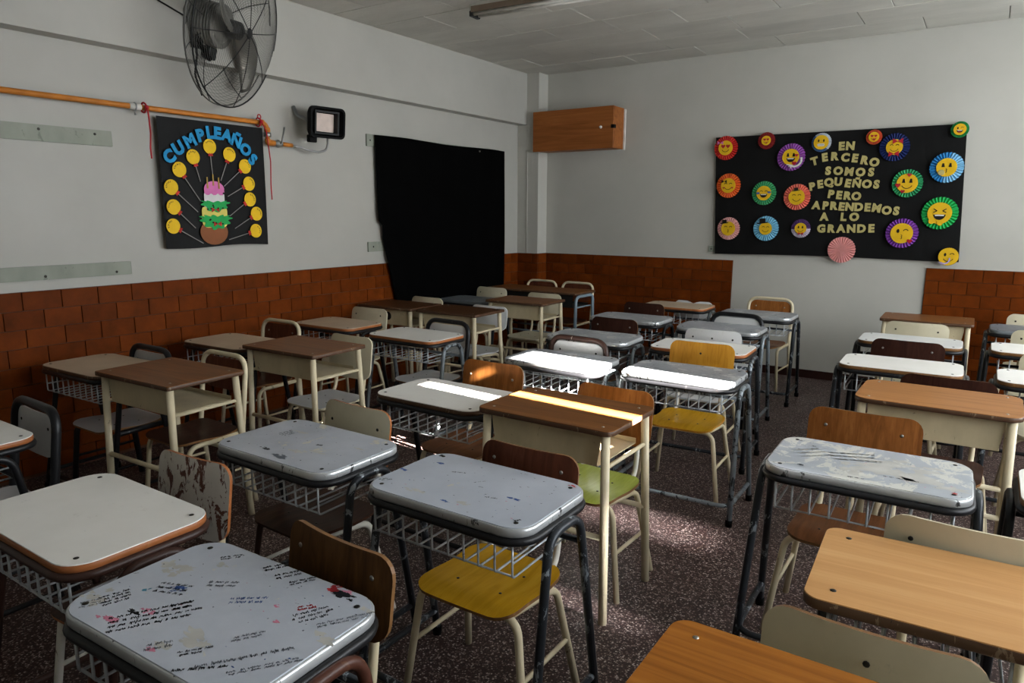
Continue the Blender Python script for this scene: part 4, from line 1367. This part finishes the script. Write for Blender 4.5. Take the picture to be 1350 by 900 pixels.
part('guard_centre', MB().lathe([(0.0001, 0.107), (0.025, 0.106), (0.034, 0.103), (0.034, 0.098), (0.0001, 0.096)], 20, (0, 0, 0), 'X').mesh('guard_centre', 'dark_metal'), fan)


def blade(k):
    a0 = 2.95 + PI * k
    m = MB()
    nr, nc = 12, 6
    vs = []
    for i in range(nr + 1):
        q = i / nr
        r = 0.05 + 0.37 * q
        wid = 0.05 + 0.12 * math.sin(PI * min(1, q * 0.85 + 0.08)) ** 0.8
        sweep = -0.75 * q
        for j in range(nc + 1):
            s = j / nc - 0.5
            tw = math.radians(34 - 16 * q)
            t = a0 + sweep
            tang = s * wid * math.cos(tw)
            ax = s * wid * math.sin(tw) + 0.03 * (0.25 - s * s) * 2
            vs.append((ax + 0.0, r * math.cos(t) - tang * math.sin(t), r * math.sin(t) + tang * math.cos(t)))
    R = nc + 1
    m.add(vs, [(i * R + j, (i + 1) * R + j, (i + 1) * R + j + 1, i * R + j + 1) for i in range(nr) for j in range(nc)], 0, True)
    return m


for k in range(2):
    b = part('blade', blade(k).mesh('blade', 'blade_metal'), fan)
    b.modifiers.new('thick', 'SOLIDIFY').thickness = 0.003
part('hub', MB().lathe([(0.0001, 0.055), (0.03, 0.052), (0.055, 0.035), (0.06, -0.03), (0.0001, -0.03)], 20, (0, 0, 0), 'X').mesh('hub', 'dark_metal'), fan)
mt = part('motor', MB().lathe([(0.0001, -0.32), (0.07, -0.315), (0.11, -0.295), (0.12, -0.27), (0.12, -0.11), (0.09, -0.075), (0.03, -0.06), (0.0001, -0.06)], 24, (0, 0, 0), 'X').mesh('motor', 'motor_grey'), fan)
for k in range(10):
    xk = -0.285 + 0.021 * k
    part('cooling_fin', MB().lathe([(0.10, xk), (0.137, xk), (0.137, xk + 0.006), (0.10, xk + 0.006)], 24, (0, 0, 0), 'X').mesh('cooling_fin', 'motor_grey'), mt)
wall_pt = Vector((XL + 0.122, 2.83, 2.66))
br = MB()
br.bbox(-0.02, 0.0, -0.07, 0.07, -0.12, 0.12, 0.006)
o = part('mount_plate', MB().tube([fl(wall_pt + Vector((0.0, 0, 0.11))), fl(wall_pt + Vector((0.0, 0, -0.11)))], 0.05, 4).mesh('mount_plate', 'black_metal'), fan)
part('yoke', MB().tube([fl(wall_pt), Vector((-0.33, 0, 0)), Vector((-0.28, 0, 0))], 0.03, 8).mesh('yoke', 'black_metal'), fan)
part('yoke', MB().tube(fillet([fl(wall_pt + Vector((0.02, 0, -0.06))), fl(wall_pt + Vector((0.12, 0.02, -0.20))), Vector((-0.17, 0.0, -0.19)), Vector((-0.17, 0.0, -0.11))], 0.05, 5), 0.016, 8).mesh('yoke', 'black_metal'), fan)
part('junction_box', MB().bbox(-0.20, -0.12, -0.04, 0.04, -0.215, -0.14, 0.006).mesh('junction_box', 'dark_metal'), fan)
part('cable', MB().tube(fillet([fl(wall_pt + Vector((0.03, -0.03, 0.0))), fl((XL + 0.17, 2.80, 2.50)), fl((XL + 0.15, 2.79, 2.38)), fl((XL + 0.15, 2.83, 2.26))], 0.08, 5), 0.007, 8).mesh('cable', 'cable_black'), fan)
cd = [(XL + 0.13, 1.9, 2.99), (XL + 0.13, 2.35, 2.86), (XL + 0.13, 2.79, 2.72)]
part('cable', MB().tube([fl(c) for c in cd], 0.005, 6).mesh('cable', 'cable_black'), fan)

# ---- wooden box high on the back wall beside the column
box = thing('wall_cabinet', 'wooden box with a small knob, mounted high in the back corner', 'cabinet', ((CX - 3.26) / 2 - 0.0, YB, 2.385))
bx = (CX - 3.26) / 2
x0, x1 = CX + 0.004 - bx, -3.262 - bx
part('body', MB().bbox(x0, x1, -0.225, -0.012, -0.205, 0.205, 0.003).mesh('body', 'cabinet_wood'), box)
dr = part('door', MB().bbox(-4.228 - bx, x1 - 0.004, -0.245, -0.226, -0.208, 0.208, 0.003).mesh('door', 'cabinet_wood'), box)
part('knob', MB().lathe([(0.0001, 0.0), (0.016, -0.004), (0.014, -0.012), (0.006, -0.016), (0.006, -0.03)], 12, (x1 - 0.13, -0.272, -0.0), 'Y').mesh('knob', 'white_tape'), dr)
part('latch', MB().bbox(x1 - 0.03, x1 + 0.006, -0.256, -0.20, -0.012, 0.024, 0.004).mesh('latch', 'black_metal'), box)
part('back_strip', MB().bbox(x0, x1 + 0.02, -0.012, 0.0, -0.21, 0.195, 0.003).mesh('back_strip', 'white_tape'), box)

# ---- banner on the back wall
BX, BZT = -1.255, 2.243
BYW = YB - 0.03
banner = thing('classroom_banner', 'wide black banner with gold letters on the back wall', 'banner', (BX, BYW, BZT), 0,
               me=cloth(2.045, 1.103, 60, 24, 0.007, 9, skew=0.05, hem=0.006).mesh('classroom_banner', 'black_banner_cloth'))
BL = -0.016
LET = [[('E', -1.151, 2.110), ('N', -1.080, 2.109)],
       [('T', -1.365, 1.990), ('E', -1.282, 2.020), ('R', -1.202, 2.026), ('C', -1.112, 2.013), ('E', -1.035, 2.004), ('R', -0.959, 1.984), ('O', -0.879, 1.964)],
       [('S', -1.244, 1.903), ('O', -1.161, 1.900), ('M', -1.072, 1.891), ('O', -0.981, 1.884), ('S', -0.897, 1.882)],
       [('P', -1.369, 1.768), ('E', -1.302, 1.787), ('Q', -1.230, 1.803), ('U', -1.153, 1.806), ('E', -1.074, 1.791), ('Ñ', -1.003, 1.788), ('O', -0.922, 1.782), ('S', -0.847, 1.778)],
       [('P', -1.205, 1.699), ('E', -1.137, 1.690), ('R', -1.071, 1.684), ('O', -0.997, 1.679)],
       [('A', -1.320, 1.602), ('P', -1.243, 1.599), ('R', -1.176, 1.597), ('E', -1.109, 1.590), ('N', -1.043, 1.588), ('D', -0.971, 1.586), ('E', -0.901, 1.583), ('M', -0.829, 1.577), ('O', -0.749, 1.557), ('S', -0.676, 1.553)],
       [('A', -1.246, 1.501), ('L', -1.087, 1.500), ('O', -0.999, 1.500)],
       [('G', -1.261, 1.395), ('R', -1.181, 1.396), ('A', -1.099, 1.397), ('N', -1.015, 1.398), ('D', -0.934, 1.400), ('E', -0.856, 1.403)]]
for row in LET:
    for k, (ch, x, z) in enumerate(row):
        k0, k1 = max(0, k - 1), min(len(row) - 1, k + 1)
        sl = math.atan2(row[k1][2] - row[k0][2], row[k1][1] - row[k0][1]) * 0.8 + random.uniform(-0.05, 0.05)
        part('letter', glyph(ch, 0.092, 0.0046 if ch == 'Ñ' else 0.0054, 0.006, 'foam_gold'), banner, (x - BX, BL - 0.003, z - BZT), (0, -sl, 0))


# ---- paper rosettes with smiling faces
def rosette(label, x, z, r, c1, c2=None, face=0.6, eyes='dot', mouth='smile', extras=(), half=90.0, n=30, seed=0):
    for c in (c1, c2):
        if c:
            plain('crepe_' + c, c, 0.65, var=0.1)
    m = MB()
    vs = [(0, -0.006, 0)]
    for k in range(2 * n):
        a = 2 * PI * k / (2 * n)
        d = 0.008 if k % 2 else -0.008
        rr = r * (1.0 if k % 2 else 0.965)
        vs.append((rr * math.cos(a), d, rr * math.sin(a)))
    for k in range(2 * n):
        j = k + 1
        j2 = (k + 1) % (2 * n) + 1
        a = 360.0 * k / (2 * n)
        m.add([vs[0], vs[j], vs[j2]], [(0, 1, 2)], 1 if (c2 and ((a - half) % 360) > 180) else 0)
    me = m.mesh('paper_rosette', ['crepe_' + c1] + (['crepe_' + c2] if c2 else []))
    o = thing('paper_rosette', label, 'rosette', (x, BYW - 0.030, z), 0, 'paper rosettes pinned on the black banner', me)
    o.modifiers.new('thick', 'SOLIDIFY').thickness = 0.0015
    if not face:
        return o
    q = r * face
    f = part('face', disc(MB(), 0, 0, q, q, -0.0085, 0.005, 28).mesh('face', 'face_yellow'), o)
    Y = -0.0136

    def sub(name, mbb, mat):
        part(name, mbb.mesh(name, mat), f)
    ex, ez = 0.34 * q, 0.22 * q
    for s in (-1, 1):
        if eyes == 'dot':
            sub('eye', disc(MB(), s * ex, ez, 0.11 * q, 0.2 * q, Y, 0.0015, 12), 'paper_black')
        elif eyes == 'heart':
            sub('eye', cut(MB(), heart(s * ex, ez, 0.30 * q), Y, 0.002), 'heart_red')
        elif eyes == 'closed':
            sub('eye', strip(MB(), arc(s * ex, ez - 0.1 * q, 0.2 * q, 20, 160, 6), 0.08 * q, Y), 'paper_black')
        elif eyes == 'squint':
            sub('eye', strip(MB(), [(s * (ex + 0.18 * q), ez + 0.18 * q), (s * (ex - 0.12 * q), ez), (s * (ex + 0.18 * q), ez - 0.16 * q)], 0.08 * q, Y), 'paper_black')
        elif eyes == 'wink':
            if s < 0:
                sub('eye', disc(MB(), s * ex, ez, 0.13 * q, 0.2 * q, Y, 0.0015, 12), 'paper_black')
            else:
                sub('eye', strip(MB(), arc(ex, ez - 0.05 * q, 0.22 * q, 20, 160, 6), 0.08 * q, Y), 'paper_black')
        elif eyes == 'tall':
            sub('eye', cut(MB(), [(s * ex - 0.16 * q, ez - 0.18 * q), (s * ex + 0.16 * q, ez - 0.18 * q), (s * ex + 0.08 * q, ez + 0.24 * q), (s * ex - 0.08 * q, ez + 0.24 * q)], Y, 0.0015), 'paper_black')
    if mouth == 'smile':
        sub('mouth', strip(MB(), arc(0, -0.02 * q, 0.52 * q, 205, 335, 10), 0.07 * q, Y), 'paper_black')
    elif mouth == 'laugh':
        sub('mouth', cut(MB(), arc(0, -0.12 * q, 0.5 * q, 180, 360, 12), Y, 0.0015), 'paper_black')
        sub('teeth', cut(MB(), [(-0.4 * q, -0.14 * q), (0.4 * q, -0.14 * q), (0.34 * q, -0.26 * q), (-0.34 * q, -0.26 * q)], Y - 0.0016, 0.001), 'icing_white')
    elif mouth == 'grin':
        sub('mouth', cut(MB(), [(a_, b_ - 0.36 * q) for a_, b_ in rrect(0.95 * q, 0.36 * q, 0.15 * q)], Y, 0.0015), 'icing_white')
        sub('tooth_line', strip(MB(), [(-0.42 * q, -0.36 * q), (0.42 * q, -0.36 * q)], 0.04 * q, Y - 0.001), 'paper_black')
    elif mouth == 'kiss':
        sub('mouth', strip(MB(), arc(-0.05 * q, -0.25 * q, 0.1 * q, 100, -80, 5) + arc(-0.05 * q, -0.45 * q, 0.1 * q, 80, -100, 5), 0.06 * q, Y), 'paper_black')
    for e in extras:
        kind, ax, az, s_ = e[:4]
        ax, az, s_ = ax * q, az * q, s_ * q
        if kind == 'heart':
            part('heart', cut(MB(), heart(ax, az, s_), Y - 0.002, 0.003).mesh('heart', e[4]), o)
        elif kind == 'hat':
            mh = MB()
            cut(mh, [(ax - s_ * 1.1, az - 0.12 * s_), (ax + s_ * 1.1, az + 0.12 * s_), (ax + s_ * 1.05, az + 0.35 * s_), (ax - s_ * 1.15, az + 0.1 * s_)], Y - 0.002, 0.003)
            cut(mh, [(ax - s_ * 0.6, az), (ax + s_ * 0.6, az + 0.1 * s_), (ax + s_ * 0.6, az + 1.1 * s_), (ax - s_ * 0.65, az + s_)], Y - 0.0022, 0.003)
            part('hat', mh.mesh('hat', 'paper_black'), o)
        elif kind == 'hand':
            mh = MB()
            strip(mh, arc(ax, az, s_, 20, -130, 8), 0.28 * s_, Y - 0.002, 0.003)
            for t in (-130, -150, -110):
                strip(mh, [(ax + s_ * math.cos(math.radians(-130)), az + s_ * math.sin(math.radians(-130))), (ax + 1.35 * s_ * math.cos(math.radians(t)), az + 1.35 * s_ * math.sin(math.radians(t)))], 0.14 * s_, Y - 0.0025, 0.003)
            part('paper_hand', mh.mesh('paper_hand', e[4]), o)
        elif kind == 'bow':
            mh = MB()
            cut(mh, [(ax, az), (ax - s_, az + 0.6 * s_), (ax - s_, az - 0.6 * s_)], Y - 0.002, 0.003)
            cut(mh, [(ax, az), (ax + s_, az + 0.6 * s_), (ax + s_, az - 0.6 * s_)], Y - 0.002, 0.003)
            part('bow', mh.mesh('bow', e[4]), o)
        elif kind == 'drop':
            part('tear', disc(MB(), ax, az, s_, 0.6 * s_, Y - 0.001, 0.002, 12).mesh('tear', e[4]), o)
        elif kind == 'tongue':
            part('tongue', cut(MB(), arc(ax, az, s_, 180, 360, 8), Y - 0.002, 0.002).mesh('tongue', e[4]), o)
        elif kind == 'badge':
            part('badge', disc(MB(), ax, az, s_, s_, Y - 0.002, 0.004, 14).mesh('badge', e[4]), o)
    return o


plain('face_yellow', '#d8ac1c', 0.55, var=0.06)
plain('heart_red', '#a3202c', 0.5)
plain('glove_lilac', '#b6a3c8', 0.6)
rosette('red rosette at the banner upper left corner, face with heart eyes', -2.166, 2.139, 0.113, '#c02d28', eyes='heart', extras=(('bow', -0.75, 0.7, 0.4, 'icing_pink'),))
rosette('small dark red rosette on the banner top edge, heart eyed face', -1.793, 2.188, 0.077, '#8c2426', eyes='heart', face=0.55, extras=(('heart', 0.1, -0.5, 0.2, 'heart_red'),))
rosette('purple rosette with laughing face and white hand holding a heart', -1.565, 2.031, 0.123, '#8a4a9a', eyes='tall', mouth='laugh', extras=(('hand', 0.5, -0.35, 0.8, 'icing_white'), ('heart', 0.45, -0.75, 0.26, 'heart_red'), ('heart', 0.7, 0.2, 0.2, 'heart_red')))
rosette('dark blue and white rosette with toothy grin, above the word TERCERO', -1.316, 2.148, 0.083, '#3a5a86', '#b9c2cc', half=130, eyes='dot', mouth='grin', face=0.75)
rosette('small orange red rosette on the top edge, right of the word EN', -0.898, 2.171, 0.063, '#cf5636', eyes='heart', face=0.65, extras=(('heart', 0.1, -0.5, 0.3, 'heart_red'),))
rosette('navy rosette with red bow ties on the yellow face', -0.735, 2.080, 0.116, '#1d2a5c', eyes='closed', face=0.55, mouth='smile', extras=(('bow', 0.35, 0.75, 0.6, 'heart_red'), ('bow', 0.0, -0.85, 0.6, 'heart_red')))
rosette('small green rosette at the banner upper right corner, tongue out', -0.278, 2.197, 0.065, '#1f8a4a', eyes='wink', mouth='laugh', face=0.68, extras=(('tongue', -0.05, -0.4, 0.2, 'heart_red'),))
rosette('two tone blue rosette near the banner right edge, sad eyed face', -0.341, 1.901, 0.123, '#2f7fb8', '#7fb6d6', half=75, eyes='tall', mouth='kiss', extras=(('badge', -0.45, -0.55, 0.32, 'foam_gold'),))
rosette('green rosette with three red bits round its smiling face', -0.613, 1.780, 0.117, '#3aa56a', '#2e8d5c', eyes='tall', extras=(('heart', 0.15, 0.85, 0.22, 'heart_red'), ('heart', -0.85, -0.2, 0.26, 'heart_red'), ('heart', -0.35, -0.85, 0.22, 'heart_red')), face=0.68)
rosette('orange rosette at the banner left edge, winking face with a flower', -2.121, 1.788, 0.116, '#d9602a', eyes='closed', extras=(('bow', -0.55, 0.55, 0.35, 'paper_black'), ('heart', 0.6, -0.3, 0.14, 'heart_red'), ('heart', -0.6, -0.3, 0.14, 'heart_red')))
rosette('green rosette with a face laughing to tears, left of center', -1.784, 1.713, 0.111, '#3f9a63', eyes='closed', mouth='laugh', extras=(('drop', -0.75, 0.0, 0.24, 'ink_blue'), ('drop', 0.75, 0.1, 0.24, 'ink_blue')))
rosette('coral rosette with a small black hat, left of the word PEQUEÑOS', -1.489, 1.675, 0.118, '#d96c5c', eyes='closed', extras=(('hat', -0.1, 0.75, 0.4),))
rosette('pale pink rosette at lower left, face with tilted black hat', -2.097, 1.382, 0.109, '#d19a97', eyes='closed', mouth='kiss', extras=(('hat', -0.55, 0.7, 0.5),), face=0.62)
rosette('light blue rosette at the lower left, face with big black hat', -1.746, 1.387, 0.117, '#76b4cf', eyes='closed', face=0.5, extras=(('hat', -0.5, 0.8, 0.75),))
rosette('small purple and white rosette left of the word GRANDE', -1.435, 1.392, 0.085, '#5b3a72', '#c9bfd0', half=0, eyes='tall', face=0.6, extras=(('bow', 0.1, -0.9, 0.4, 'heart_red'),))
rosette('plain pink pleated rosette without a face on the bottom edge', -1.078, 1.209, 0.116, '#d89490', face=0)
rosette('purple rosette at lower right with a face blowing a kiss', -0.616, 1.364, 0.126, '#7a3f9c', eyes='wink', mouth='kiss', extras=(('heart', 0.75, -0.75, 0.25, 'heart_red'),), face=0.68)
rosette('bright green rosette with a squinting laughing face, at the right', -0.354, 1.533, 0.134, '#22a552', eyes='squint', mouth='laugh', extras=(('badge', -0.6, -0.75, 0.25, 'face_yellow'), ('badge', 0.1, -0.9, 0.25, 'face_yellow')), face=0.66)
rosette('yellow face with white hand and hardly any frill, lower right corner', -0.258, 1.179, 0.075, '#b08a22', eyes='wink', face=0.96, mouth='smile', extras=(('hand', -0.35, -0.3, 0.5, 'glove_lilac'),))

# ---- fluorescent lamp on the ceiling
lampf = thing('ceiling_lamp', 'unlit twin tube fluorescent lamp on the grey ceiling', 'lamp', (-2.68, 4.44, 3.008), math.radians(4))
part('housing', MB().bbox(-0.62, 0.62, -0.055, 0.055, -0.045, 0.0, 0.006).mesh('housing', 'lamp_tin'), lampf)
part('side_strip', MB().box(-0.60, 0.62, -0.062, -0.056, -0.06, -0.02).mesh('side_strip', 'lamp_brown'), lampf)
for s in (-1, 1):
    part('tube', MB().tube([(-0.59, s * 0.032, -0.066), (0.59, s * 0.032, -0.066)], 0.014, 10).mesh('tube', 'lamp_tube'), lampf)
    part('end_cap', MB().bbox(s * 0.605 - 0.015, s * 0.605 + 0.015, -0.055, 0.055, -0.085, -0.046, 0.004).mesh('end_cap', 'dark_metal'), lampf)
